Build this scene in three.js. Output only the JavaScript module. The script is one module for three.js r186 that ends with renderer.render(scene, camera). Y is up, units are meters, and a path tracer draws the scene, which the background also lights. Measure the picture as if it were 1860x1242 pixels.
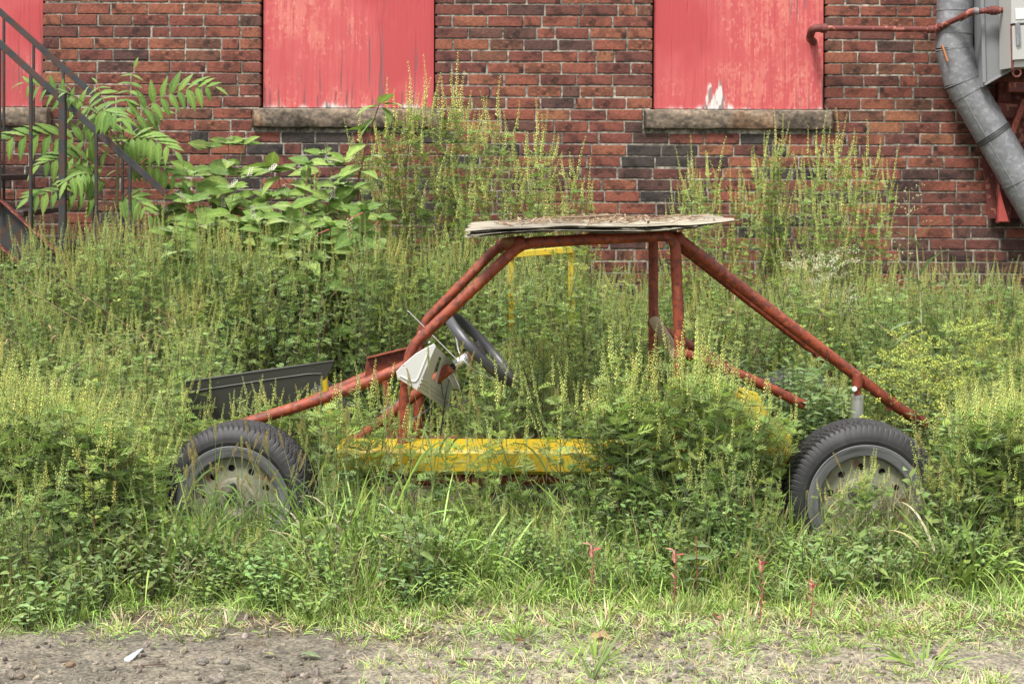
import * as THREE from 'three';
import { mergeGeometries } from 'three/addons/utils/BufferGeometryUtils.js';

// ---------------------------------------------------------------- camera, sky, sun, exposure
const EYE = 1.48, CAMZ = 9.2, FPX = 2850, ROLL = 0.0035;
const scene = new THREE.Scene();
const camera = new THREE.PerspectiveCamera(2 * Math.atan(621 / FPX) * 180 / Math.PI, 1860 / 1242, 0.1, 400);
camera.position.set(0, EYE, CAMZ);
camera.rotation.z = ROLL;
camera.setViewOffset(1860, 1242, 0, 331, 1860, 1242);      // rising-front lens: horizon high in the frame, uprights stay upright
const renderer = new THREE.WebGLRenderer();
renderer.toneMapping = THREE.LinearToneMapping;
renderer.toneMappingExposure = 2.15;
renderer.shadowMap.enabled = true;

{ // bright overcast sky, lighter towards the zenith
  const W = 64, H = 32, d = new Float32Array(W * H * 4);
  for (let j = 0; j < H; j++) for (let i = 0; i < W; i++) {
    const el = ((j + 0.5) / H - 0.5) * Math.PI, s = Math.sin(el), k = (j * W + i) * 4;
    const az = (i + 0.5) / W * Math.PI * 2;
    const cloud = 1 + 0.07 * Math.sin(az * 3 + 1) * Math.cos(el * 5) + 0.05 * Math.sin(az * 7 + el * 9);
    const L = s >= 0 ? (0.60 + 0.60 * s) * cloud : 0.28;
    d[k] = L * 1.0; d[k + 1] = L * 1.0; d[k + 2] = L * 1.02; d[k + 3] = 1;
  }
  const sky = new THREE.DataTexture(d, W, H, THREE.RGBAFormat, THREE.FloatType);
  sky.mapping = THREE.EquirectangularReflectionMapping; sky.magFilter = THREE.LinearFilter; sky.needsUpdate = true;
  scene.background = sky; scene.environment = sky;
}
const sun = new THREE.DirectionalLight(new THREE.Color(1, 0.97, 0.92), 3.0);
sun.position.set(-3.5, 9.8, 7.2); sun.target.position.set(0, 0.5, 2);
sun.castShadow = true; sun.shadow.radius = 24;
Object.assign(sun.shadow.camera, { left: -7, right: 7, top: 6, bottom: -6, near: 0.5, far: 30 });
scene.add(sun, sun.target);

// ---------------------------------------------------------------- helpers
const V = (x, y, z) => new THREE.Vector3(x, y, z);
function rng(a) { return () => { a |= 0; a = a + 0x6D2B79F5 | 0; let t = Math.imul(a ^ a >>> 15, 1 | a); t = t + Math.imul(t ^ t >>> 7, 61 | t) ^ t; return ((t ^ t >>> 14) >>> 0) / 4294967296; }; }
const R0 = rng(7), rr = (a, b, R = R0) => a + (b - a) * R(), pick = (l, R = R0) => l[Math.floor(R() * l.length)];
const clamp = (x, a, b) => Math.min(b, Math.max(a, x)), lerp = (a, b, t) => a + (b - a) * t, sst = (a, b, x) => { const t = clamp((x - a) / (b - a), 0, 1); return t * t * (3 - 2 * t); };
const table = (t, x) => { if (x <= t[0][0]) return t[0][1]; for (let i = 1; i < t.length; i++) if (x <= t[i][0]) return lerp(t[i - 1][1], t[i][1], (x - t[i - 1][0]) / (t[i][0] - t[i - 1][0])); return t[t.length - 1][1]; };
function h2(x, y, s = 0) { let n = Math.imul(x, 374761393) + Math.imul(y, 668265263) + Math.imul(s, 1442695041) | 0; n = Math.imul(n ^ n >>> 13, 1274126177); return ((n ^ n >>> 16) >>> 0) / 4294967296; }
function vn(x, y, s = 0, px = 0, py = 0) { // value noise; px, py = period
  let i = Math.floor(x), j = Math.floor(y); const u = x - i, v = y - j, a = u * u * (3 - 2 * u), b = v * v * (3 - 2 * v);
  const wx = (k) => px ? ((k % px) + px) % px : k, wy = (k) => py ? ((k % py) + py) % py : k;
  return lerp(lerp(h2(wx(i), wy(j), s), h2(wx(i + 1), wy(j), s), a), lerp(h2(wx(i), wy(j + 1), s), h2(wx(i + 1), wy(j + 1), s), a), b);
}
function fbm(x, y, s = 0, o = 4, px = 0, py = 0) { let t = 0, a = 0.5, n = 0; for (let k = 0; k < o; k++) { t += a * vn(x, y, s + k * 17, px, py); n += a; a *= 0.5; x *= 2; y *= 2; px *= 2; py *= 2; } return t / n; }
// a survey helper: photo measure + distance from the wall -> metres
function at(px, py, z) { const d = CAMZ - z, x = (px - 930) / FPX * d, y = -(py - 290) / FPX * d, c = Math.cos(ROLL), s = Math.sin(ROLL); return V(c * x - s * y, EYE + s * x + c * y, z); }
const pxOf = (x, z) => 930 + x * FPX / (CAMZ - z);
const hOf = (py, z) => EYE - (py - 290) * (CAMZ - z) / FPX;
const gh = (x, z) => 0.03 * (fbm(x * 1.3 + 9, z * 1.3 + 4, 3, 3) - 0.5) + 0.012 * (fbm(x * 7, z * 7, 8, 2) - 0.5) + 0.03 * sst(4.4, 3.6, z);

function tex(W, H, fn, srgb = true, rep = [1, 1]) {
  const d = new Uint8Array(W * H * 4);
  for (let j = 0; j < H; j++) for (let i = 0; i < W; i++) { const c = fn(i / W, j / H), k = (j * W + i) * 4; for (let m = 0; m < 3; m++) d[k + m] = clamp(Math.round(255 * (c.length ? c[m] : c)), 0, 255); d[k + 3] = 255; }
  const t = new THREE.DataTexture(d, W, H); t.wrapS = t.wrapT = THREE.RepeatWrapping; t.magFilter = THREE.LinearFilter; t.minFilter = THREE.LinearMipmapLinearFilter; t.generateMipmaps = true;
  if (srgb) t.colorSpace = THREE.SRGBColorSpace; t.repeat.set(...rep); t.needsUpdate = true; return t;
}
const C = (r, g, b) => new THREE.Color().setRGB(r, g, b);
const mat = (o) => new THREE.MeshStandardMaterial({ roughness: 0.8, side: THREE.DoubleSide, ...o });
const leafMat = (o) => new THREE.MeshPhysicalMaterial({ roughness: 1, transmission: 0.46, thickness: 0, side: THREE.DoubleSide, specularIntensity: 0.5, ...o });
const mix3 = (a, b, t) => [lerp(a[0], b[0], t), lerp(a[1], b[1], t), lerp(a[2], b[2], t)];

class Geo {
  constructor() { this.p = []; this.c = []; this.u = []; this.i = []; this.col = [1, 1, 1]; }
  v(p, u = 0, w = 0) { this.p.push(p.x, p.y, p.z); this.c.push(...this.col); this.u.push(u, w); return this.p.length / 3 - 1; }
  v2(u, w, p) { return this.v(p, u, w); }
  t(a, b, c) { this.i.push(a, b, c); }
  q(a, b, c, d) { this.i.push(a, b, c, a, c, d); }
  quad(a, b, c, d) { const i = [this.v(a, 0, 0), this.v(b, 1, 0), this.v(c, 1, 1), this.v(d, 0, 1)]; this.q(...i); }
  build() { const g = new THREE.BufferGeometry(); g.setAttribute('position', new THREE.Float32BufferAttribute(this.p, 3)); g.setAttribute('color', new THREE.Float32BufferAttribute(this.c, 3)); g.setAttribute('uv', new THREE.Float32BufferAttribute(this.u, 2)); g.setIndex(this.i); g.computeVertexNormals(); return g; }
}
// round bar swept along a polyline with bent corners; uv in metres
function tube(pts, r, bend = 0.07, n = 14, rEnd = r) {
  const c = [];
  pts.forEach((p, k) => {
    if (!k || k === pts.length - 1) { c.push(p.clone()); return; }
    const a = pts[k - 1], b = pts[k + 1], la = Math.min(bend, p.distanceTo(a) * 0.48), lb = Math.min(bend, p.distanceTo(b) * 0.48);
    if (bend <= 0) { c.push(p.clone()); return; }
    const A = p.clone().addScaledVector(a.clone().sub(p).normalize(), la), B = p.clone().addScaledVector(b.clone().sub(p).normalize(), lb);
    for (let s = 0; s <= 6; s++) { const t = s / 6; c.push(A.clone().multiplyScalar((1 - t) * (1 - t)).addScaledVector(p, 2 * t * (1 - t)).addScaledVector(B, t * t)); }
  });
  const g = new Geo(); let T = c[1].clone().sub(c[0]).normalize(), N = Math.abs(T.y) < 0.9 ? V(0, 1, 0) : V(1, 0, 0); N.sub(T.clone().multiplyScalar(N.dot(T))).normalize();
  let len = 0; const rows = [];
  c.forEach((p, k) => {
    const t2 = (k < c.length - 1 ? c[k + 1].clone().sub(p) : p.clone().sub(c[k - 1])); if (k && k < c.length - 1) t2.normalize().add(p.clone().sub(c[k - 1]).normalize()); t2.normalize();
    N.sub(t2.clone().multiplyScalar(N.dot(t2))).normalize(); const Bn = t2.clone().cross(N); if (k) len += p.distanceTo(c[k - 1]);
    const rad = lerp(r, rEnd, k / (c.length - 1)), row = [];
    for (let m = 0; m <= n; m++) { const a = m / n * Math.PI * 2; row.push(g.v(p.clone().addScaledVector(N, Math.cos(a) * rad).addScaledVector(Bn, Math.sin(a) * rad), len, a * rad)); }
    rows.push(row);
  });
  for (let k = 1; k < rows.length; k++) for (let m = 0; m < n; m++) g.q(rows[k - 1][m], rows[k - 1][m + 1], rows[k][m + 1], rows[k][m]);
  for (const e of [0, rows.length - 1]) { const ce = g.v(c[e]), ring = rows[e].map((i) => g.v(V(g.p[i * 3], g.p[i * 3 + 1], g.p[i * 3 + 2]))); for (let m = 0; m < n; m++) e ? g.t(ce, ring[m], ring[m + 1]) : g.t(ce, ring[m + 1], ring[m]); }
  return g.build();
}
// rectangular bar from a to b, w across (towards hint), h the other way
function bar(a, b, w, h, hint = V(0, 0, 1)) {
  const d = b.clone().sub(a), L = d.length(); d.normalize(); const s = hint.clone().sub(d.clone().multiplyScalar(hint.dot(d))).normalize(), u = s.clone().cross(d);
  const g = bevelBox(L, h, w, Math.min(w, h) * 0.12); g.applyMatrix4(new THREE.Matrix4().makeBasis(d, u, s).setPosition(a.clone().add(b).multiplyScalar(0.5))); return g;
}
function bevelBox(X, Y, Z, b) { // box with chamfered edges, uv in metres
  const s = new THREE.Shape(); s.moveTo(-X / 2 + b, -Y / 2 + b); s.lineTo(X / 2 - b, -Y / 2 + b); s.lineTo(X / 2 - b, Y / 2 - b); s.lineTo(-X / 2 + b, Y / 2 - b); s.closePath();
  const g = new THREE.ExtrudeGeometry(s, { depth: Math.max(1e-4, Z - 2 * b), bevelEnabled: true, bevelThickness: b, bevelSize: b, bevelSegments: 1 }); g.translate(0, 0, -Z / 2 + b); return g;
}
function shapeOf(pts) { const s = new THREE.Shape(); pts.forEach((p, i) => i ? s.lineTo(p[0], p[1]) : s.moveTo(p[0], p[1])); s.closePath(); return s; }
function plate(pts, z, th, b = 0.001, holes = []) { const s = shapeOf(pts); for (const h of holes) s.holes.push(h); const g = new THREE.ExtrudeGeometry(s, { depth: th, bevelEnabled: b > 0, bevelThickness: b, bevelSize: b, bevelSegments: 1, curveSegments: 10 }); g.translate(0, 0, z - th); return g; }
const circ = (x, y, r) => { const p = new THREE.Path(); p.absarc(x, y, r, 0, Math.PI * 2); return p; };
function cyl(a, b, r, n = 18, r2 = r) { return tube([a, b], r, 0, n, r2); }
function merge(l) { return mergeGeometries(l.map((g) => { const o = (g.index ? g.toNonIndexed() : g); for (const k of Object.keys(o.attributes)) if (!['position', 'normal', 'uv'].includes(k)) o.deleteAttribute(k); return o; })); }

const used = new Map(), baseOf = new WeakMap();
function numbered(n) { const k = used.get(n) ?? 0; used.set(n, k + 1); return k ? n + '_' + String(k).padStart(3, '0') : n; }
function tag(o, label, category, group, kind) { if (label) o.userData.label = label; if (category) o.userData.category = category; if (group) o.userData.group = group; if (kind) o.userData.kind = kind; return o; }
function shade(o) { o.castShadow = o.receiveShadow = true; return o; }
function thing(name, label, category, base, group) { const g = new THREE.Group(); g.name = numbered(name); g.position.copy(base); baseOf.set(g, base.clone()); scene.add(g); return tag(g, label, category, group); }
function part(parent, name, geo, m) { const b = baseOf.get(parent) ?? V(0, 0, 0); geo.translate(-b.x, -b.y, -b.z); const o = shade(new THREE.Mesh(geo, m)); o.name = name; baseOf.set(o, b); parent.add(o); return o; }
function solo(name, geo, m, base, label, category, group, kind) { geo.translate(-base.x, -base.y, -base.z); const o = shade(new THREE.Mesh(geo, m)); o.name = numbered(name); o.position.copy(base); scene.add(o); return tag(o, label, category, group, kind); }

// ---------------------------------------------------------------- shared textures and materials
const tBrick = tex(512, 512, (u, v) => { const a = fbm(u * 10, v * 14, 1, 4, 10, 14), b = fbm(u * 46, v * 46, 5, 3, 46, 46), c = fbm(u * 5, v * 5, 9, 3, 5, 5); let k = 0.93 - 0.34 * sst(0.5, 0.8, a) - 0.22 * sst(0.5, 0.8, c) + 0.3 * (b - 0.5); const w = sst(0.7, 0.8, fbm(u * 30, v * 60, 21, 2, 30, 60)) * 0.22; return [k + w, k + w * 1.3, k + w * 1.3]; });
const tBrickB = tex(512, 512, (u, v) => 0.5 * fbm(u * 20, v * 20, 31, 4, 20, 20) + 0.5 * fbm(u * 90, v * 90, 35, 2, 90, 90), false);
const tMortar = tex(512, 512, (u, v) => { const a = fbm(u * 60, v * 60, 41, 3, 60, 60), b = fbm(u * 8, v * 8, 44, 3, 8, 8); const k = 0.425 + 0.3 * (b - 0.5) + 0.42 * (a - 0.5); return [k * 1.05, k * 1.0, k * 0.91]; });
const tMortarB = tex(512, 512, (u, v) => fbm(u * 70, v * 70, 48, 4, 70, 70), false);
const tRust = tex(512, 512, (u, v) => { const a = fbm(u * 12, v * 12, 51, 4, 12, 12), b = fbm(u * 70, v * 70, 55, 2, 70, 70), s = sst(0.66, 0.74, fbm(u * 40, v * 40, 57, 3, 40, 40)); let c = mix3([0.42, 0.165, 0.08], [0.51, 0.215, 0.095], a * 1.6 - 0.3); c = mix3(c, [0.29, 0.115, 0.07], sst(0.5, 0.66, b) * 0.7); c = mix3(c, [0.6, 0.34, 0.22], s * 0.45); return c; });
const tRustB = tex(512, 512, (u, v) => 0.6 * fbm(u * 60, v * 60, 63, 3, 60, 60) + 0.4 * (1 - sst(0.6, 0.68, fbm(u * 34, v * 34, 65, 3, 34, 34))), false);
const tFine = tex(256, 256, (u, v) => fbm(u * 40, v * 40, 61, 4, 40, 40), false);
const tBrown = tex(256, 256, (u, v) => { const a = fbm(u * 10, v * 10, 71, 4, 10, 10), b = fbm(u * 40, v * 40, 75, 2, 40, 40); let c = mix3([0.29, 0.12, 0.11], [0.42, 0.19, 0.15], a); c = mix3(c, [0.55, 0.34, 0.28], sst(0.62, 0.72, b)); return c; });
const tIron = tex(256, 256, (u, v) => { const a = fbm(u * 9, v * 9, 81, 4, 9, 9), b = fbm(u * 30, v * 30, 85, 3, 30, 30); let c = mix3([0.135, 0.14, 0.145], [0.215, 0.22, 0.225], a); c = mix3(c, [0.27, 0.16, 0.12], sst(0.55, 0.64, b) * 0.75); return c; });
const tGalv = tex(512, 512, (u, v) => { // spangled zinc
  const N = 26, x = u * N, y = v * N, i = Math.floor(x), j = Math.floor(y); let best = 9, id = 0;
  for (let a = -1; a <= 1; a++) for (let b = -1; b <= 1; b++) { const X = (i + a + N) % N, Y = (j + b + N) % N, dx = i + a + h2(X, Y, 3) - x, dy = j + b + h2(X, Y, 4) - y, d = dx * dx + dy * dy; if (d < best) { best = d; id = h2(X, Y, 6); } }
  const p = fbm(u * 6, v * 6, 91, 4, 6, 6), w = sst(0.57, 0.66, fbm(u * 22, v * 22, 95, 3, 22, 22)) * 0.16; const k = 0.45 + 0.04 * (id - 0.5) + 0.1 * (p - 0.5) + w * 0.35; return [k, k * 1.01, k * 1.03]; }, true, [2, 2]);
const tRubber = tex(256, 256, (u, v) => { const a = fbm(u * 8, v * 8, 101, 4, 8, 8), b = fbm(u * 60, v * 60, 103, 2, 60, 60); const k = 0.135 + 0.08 * (a - 0.5) + 0.07 * (b - 0.5); return [k * 1.02, k, k * 1.0]; });
const tPly = tex(512, 512, (u, v) => { const g = fbm(u * 3, v * 60, 111, 4, 3, 60), a = fbm(u * 6, v * 6, 115, 3, 6, 6), k = sst(0.66, 0.72, fbm(u * 4, v * 90, 117, 2, 4, 90)); let c = mix3([0.50, 0.475, 0.42], [0.64, 0.61, 0.53], g); c = mix3(c, [0.36, 0.33, 0.29], sst(0.45, 0.7, a) * 0.7); return mix3(c, [0.16, 0.14, 0.12], k * 0.85); });
const tYel = tex(512, 512, (u, v) => { const a = fbm(u * 5, v * 5, 121, 4, 5, 5), b = fbm(u * 30, v * 30, 125, 3, 30, 30); let c = mix3([0.63, 0.535, 0.07], [0.69, 0.59, 0.14], a); c = mix3(c, [0.66, 0.52, 0.22], sst(0.6, 0.8, b) * 0.35); return mix3(c, [0.38, 0.22, 0.12], 0.7 * sst(0.78, 0.83, fbm(u * 44, v * 44, 127, 2, 44, 44))); });
const tSoil = tex(1024, 1024, (u, v) => { const a = fbm(u * 8, v * 8, 131, 5, 8, 8), b = fbm(u * 120, v * 120, 135, 2, 120, 120), c = fbm(u * 30, v * 30, 137, 3, 30, 30); const k = 0.48 + 0.24 * (a - 0.5) + 0.34 * (b - 0.5) + 0.18 * (c - 0.5); return [k * 1.02, k * 0.985, k * 0.90]; });
const tSoilB = tex(1024, 1024, (u, v) => 0.45 * fbm(u * 130, v * 130, 135, 2, 130, 130) + 0.55 * fbm(u * 34, v * 34, 139, 4, 34, 34), false);
const tStone = tex(512, 512, (u, v) => { const a = fbm(u * 8, v * 16, 141, 4, 8, 16), b = fbm(u * 60, v * 60, 145, 2, 60, 60), r = sst(0.56, 0.68, fbm(u * 3, v * 2, 147, 3, 3, 2)); const k = 0.365 + 0.34 * (a - 0.5) + 0.26 * (b - 0.5); return mix3([k * 1.06, k * 0.93, k * 0.79], [k * 1.0, k * 0.72, k * 0.5], r * 0.7); });
const M = {
  mortar: mat({ map: tMortar, bumpMap: tMortarB, bumpScale: 0.004, roughness: 0.95 }),
  rustRed: mat({ map: tRust, bumpMap: tRustB, bumpScale: 0.0016, roughness: 0.62 }),
  brown: mat({ map: tBrown, bumpMap: tFine, bumpScale: 0.002, roughness: 0.7 }),
  iron: mat({ map: tIron, bumpMap: tFine, bumpScale: 0.0012, roughness: 0.55, metalness: 0.15 }),
  galv: mat({ map: tGalv, roughness: 0.5, metalness: 0.35, bumpMap: tFine, bumpScale: 0.0004 }),
  rubber: mat({ map: tRubber, roughness: 0.62, bumpMap: tFine, bumpScale: 0.0005 }),
  ply: mat({ map: tPly, roughness: 0.9, bumpMap: tPly, bumpScale: 0.002 }),
  yellow: mat({ map: tYel, roughness: 0.45, bumpMap: tFine, bumpScale: 0.0003 }),
  stone: mat({ map: tStone, bumpMap: tStone, bumpScale: 0.012, roughness: 0.95 }),
  wire: mat({ color: C(0.06, 0.06, 0.06), roughness: 0.5, metalness: 0.5 }),
  chrome: mat({ color: C(0.62, 0.62, 0.6), roughness: 0.3, metalness: 0.8, bumpMap: tFine, bumpScale: 0.0003 }),
  dash: mat({ color: C(0.46, 0.46, 0.43), roughness: 0.42, metalness: 0.25, bumpMap: tFine, bumpScale: 0.0003 }),
  black: mat({ color: C(0.022, 0.022, 0.024), roughness: 0.55, bumpMap: tFine, bumpScale: 0.0003 }),
};

// ---------------------------------------------------------------- ground
{
  const g = new Geo(), xs = [], zs = [];
  for (let x = -60; x < -4.6; x += 6) xs.push(x); for (let x = -4.6; x <= 4.6; x += 0.04) xs.push(x); for (let x = 6; x <= 60; x += 6) xs.push(x);
  for (let z = -50; z < -0.4; z += 6) zs.push(z); for (let z = -0.4; z <= 5.4; z += 0.04) zs.push(z); for (let z = 6.5; z <= 60; z += 5) zs.push(z);
  const idx = zs.map((z) => xs.map((x) => {
    const near = sst(6, 4.4, Math.abs(x)) * sst(7, 5, z);
    const dark = sst(0.42, 0.62, fbm(x * 0.9 + 3, z * 0.9, 151, 3) + 0.16 * sst(0.3, -1.0, x) * sst(4.0, 4.3, z));   // damp brown soil against pale dusty sand
    const brownMix = sst(0.46, 0.56, fbm(x * 5, z * 5, 153, 4) + 0.5 * (4.1 - z) * (z > 3.6 ? 1 : 1));                                                                                     // darker brown ground behind a noisy edge, towards the wall
    let c = mix3([0.80, 0.75, 0.65], [0.50, 0.465, 0.41], dark); c = mix3(c, [0.30, 0.23, 0.16], brownMix * 0.8); g.col = c;
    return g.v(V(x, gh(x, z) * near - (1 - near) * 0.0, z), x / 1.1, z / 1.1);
  }));
  for (let j = 1; j < zs.length; j++) for (let i = 1; i < xs.length; i++) g.q(idx[j - 1][i - 1], idx[j][i - 1], idx[j][i], idx[j - 1][i]);
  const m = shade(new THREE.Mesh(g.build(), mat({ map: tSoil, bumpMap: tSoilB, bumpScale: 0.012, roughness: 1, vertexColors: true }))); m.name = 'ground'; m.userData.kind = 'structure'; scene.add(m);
}

// ---------------------------------------------------------------- brick building
const wallX = (px) => (px - 930) / 310;
const CH = 0.0684, ROWS = 56, TOPROW = 50, WL = -4.8, WR = 4.8;
const OPEN = [[-3.80, wallX(75)], [wallX(473), wallX(789)], [wallX(1186), wallX(1500)]];
const SILL = [[-3.86, wallX(90)], [wallX(457), wallX(806)], [wallX(1168), wallX(1514)]];
{
  const b = thing('brick_building', 'old red brick building with red boarded windows and stone sills', 'building', V(0, 0, 0));
  const s = shapeOf([[WL, -0.3], [WR, -0.3], [WR, ROWS * CH], [WL, ROWS * CH]]);
  for (const [a, c] of OPEN) s.holes.push(new THREE.Path([new THREE.Vector2(a - 0.014, 26 * CH), new THREE.Vector2(c + 0.014, 26 * CH), new THREE.Vector2(c + 0.014, TOPROW * CH), new THREE.Vector2(a - 0.014, TOPROW * CH)]));
  const core = new THREE.ExtrudeGeometry(s, { depth: 0.3, bevelEnabled: false }); core.translate(0, 0, -0.3 - 0.0035);
  const wall = part(b, 'wall', core, M.mortar); wall.userData.label = 'mortar and brick face of the building';
  // brick prototypes
  const R = rng(11), BL = 0.2005, BH = 0.0597, protos = [];
  for (let k = 0; k < 10; k++) {
    const GX = [-0.5, -0.483, -0.22, 0.03, 0.26, 0.483, 0.5], GY = [-0.5, -0.44, 0.44, 0.5]; const g = new Geo(), nx = 7, ny = 4, id = [], ou = R() * 3, ov = R() * 3;
    const jx = (i, j) => { const X = GX[i], Y = GY[j]; const e = i === 0 || j === 0 || i === nx - 1 || j === ny - 1, cor = (i === 0 || i === nx - 1) && (j === 0 || j === ny - 1); const n = 0.0016; return V(X * (BL - 0.001) * (cor ? 0.99 : 1) + rr(-n, n, R) * (e ? 0.9 : 0.6), Y * (BH - 0.0005) * (cor ? 0.955 : 1) + rr(-n, n, R) * (e ? 0.8 : 0.5), e ? -0.0012 - (cor ? 0.0015 : 0) - R() * 0.0012 : rr(-0.0007, 0.0009, R)); };
    for (let j = 0; j < ny; j++) for (let i = 0; i < nx; i++) { const p = jx(i, j); id.push(g.v(p, p.x * 1.7 + ou, p.y * 1.7 + ov)); }
    for (let j = 1; j < ny; j++) for (let i = 1; i < nx; i++) g.q(id[(j - 1) * nx + i - 1], id[(j - 1) * nx + i], id[j * nx + i], id[j * nx + i - 1]);
    const ring = []; for (let i = 0; i < nx; i++) ring.push(id[i]); for (let j = 1; j < ny; j++) ring.push(id[j * nx + nx - 1]); for (let i = nx - 2; i >= 0; i--) ring.push(id[(ny - 1) * nx + i]); for (let j = ny - 2; j > 0; j--) ring.push(id[j * nx]);
    const back = ring.map((q) => { const p = V(g.p[q * 3], g.p[q * 3 + 1], -0.09); return g.v(p, p.x * 1.7 + ou + 0.1, p.y * 1.7 + ov); });
    ring.forEach((q, n) => { const m = (n + 1) % ring.length; g.q(q, back[n], back[m], ring[m]); });
    protos.push(g.build());
  }
  const PAL = [[0.198, 0.0596, 0.0353], [0.1716, 0.0511, 0.033], [0.2156, 0.0724, 0.0391], [0.225, 0.088, 0.043], [0.1188, 0.0392, 0.0278], [0.1452, 0.058, 0.0339], [0.0748, 0.034, 0.027], [0.044, 0.034, 0.0293], [0.1452, 0.0426, 0.0293], [0.1012, 0.0443, 0.0316]];
  const mats = PAL.map((c) => mat({ color: C(...c), map: tBrick, bumpMap: tBrickB, bumpScale: 0.0035, roughness: 0.93 }));
  const spec = [];
  for (let r = 0; r < ROWS; r++) {
    const y = (r + 0.5) * CH, holes = (r >= 26 && r < TOPROW) ? OPEN : (r === 24 || r === 25) ? SILL : [];
    let x0 = WL; const ints = []; for (const [a, c] of holes) { ints.push([x0, a]); x0 = c; } ints.push([x0, WR]);
    for (const [a, c] of ints) {
      let x = a + 0.002; let first = true; const fill = r % 2 ? 0.5 : 1;
      while (x < c - 0.02) {
        let L = (first ? BL * fill * rr(0.9, 1.1, R) : (R() < 0.08 ? BL * 0.48 : BL * rr(0.94, 1.05, R))); if (first && a === WL) L = BL * rr(0.2, 1, R); first = false;
        if (x + L > c - 0.06) L = c - x - 0.004; if (L > 0.27) L = L / 2 - 0.005;
        spec.push({ x: x + L / 2, y: y + rr(-0.0018, 0.0018, R), L, r }); x += L + rr(0.0075, 0.0125, R);
      }
    }
  }
  const inFrame = (q) => Math.abs(q.x) < 2.98 && q.y < 2.42;
  const order = spec.filter(inFrame).sort((p, q) => q.y - p.y).slice(0, 300); const single = new Set(order);
  const rest = new Geo(); const tmp = V(0, 0, 0);
  for (const q of spec) {
    const px = 930 + q.x * 310, under = SILL.some(([a, c]) => q.x > a - 0.05 && q.x < c + 0.05) ? 1 : 0, low = sst(1.75, 1.35, q.y);
    const cl = 0.35 + 1.8 * sst(0.48, 0.7, fbm(q.x * 2.1 + 5, q.y * 3.2, 155, 3)), w = [28, 22, 18, 6 * (1 - low * 0.7), (10 + 16 * low) * cl, 11, (4 + 18 * low) * cl + 40 * under * low, (0.4 + 7 * low) * cl + 34 * under * sst(1.7, 1.6, q.y) * sst(0.7, 1.3, q.y), 14, (6 + 10 * low) * cl];
    let t = R() * w.reduce((p, k) => p + k, 0), ci = 0; while ((t -= w[ci]) > 0) ci++;
    const pr = Math.floor(R() * protos.length), z = rr(-0.002, 0.003, R), sy = rr(0.965, 1.03, R) * (1 - 0.05 * sst(1.0, 0.5, q.y)), rot = rr(-0.006, 0.006, R), flip = R() < 0.5 ? -1 : 1;
    if (single.has(q)) { const o = shade(new THREE.Mesh(protos[pr], mats[ci])); o.name = 'brick'; o.position.set(q.x, q.y, z); o.scale.set(q.L / BL, sy, 1); o.rotation.z = rot + (flip < 0 ? Math.PI : 0); wall.add(o); }
    else { const g = protos[pr], P = g.attributes.position, U = g.attributes.uv, b0 = rest.p.length / 3, ou = R(), ov = R(); rest.col = PAL[ci]; for (let k = 0; k < P.count; k++) rest.v(tmp.set(P.getX(k) * q.L / BL + q.x - P.getY(k) * rot, P.getY(k) * sy + q.y + P.getX(k) * rot, P.getZ(k) + z), U.getX(k) + ou, U.getY(k) + ov); for (const i of g.index.array) rest.i.push(b0 + i); }
  }
  const rb = part(wall, 'bricks', rest.build(), mat({ vertexColors: true, map: tBrick, bumpMap: tBrickB, bumpScale: 0.0035, roughness: 0.93 })); rb.userData.kind = 'stuff';
  // stone sills
  SILL.forEach(([a, c], n) => {
    const g = new Geo(), y1 = 26 * CH - 0.004, y0 = y1 - 0.112, nx = Math.round((c - a) / 0.02), prof = [[y1, -0.26], [y1, -0.02], [y1, 0.026], [y1 - 0.006, 0.036], [y1 - 0.03, 0.04], [y1 - 0.055, 0.04], [y1 - 0.08, 0.038], [y1 - 0.104, 0.034], [y0, 0.026], [y0, -0.05]];
    const id = []; for (let i = 0; i <= nx; i++) { const x = lerp(a + 0.004, c - 0.004, i / nx); id.push(prof.map(([y, z], k) => g.v(V(x, y + (k > 7 ? 0.012 * (fbm(x * 9, n, 161, 3) - 0.5) : k > 1 ? 0.005 * (fbm(x * 14, n + k, 163, 2) - 0.5) : 0), z + (k > 1 && k < 9 ? 0.022 * (fbm(x * 12, y * 25 + n, 165, 4) - 0.5) : 0)), x, k * 0.025))); }
    for (let i = 1; i <= nx; i++) for (let k = 1; k < prof.length; k++) g.q(id[i - 1][k - 1], id[i - 1][k], id[i][k], id[i][k - 1]);
    for (const e of [0, nx]) for (let k = 1; k < prof.length - 1; k++) g.t(id[e][0], id[e][k], id[e][k + 1]);
    const o = part(b, 'window_sill', g.build(), M.stone); o.userData.label = 'rough stone sill under a boarded window';
  });
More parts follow.
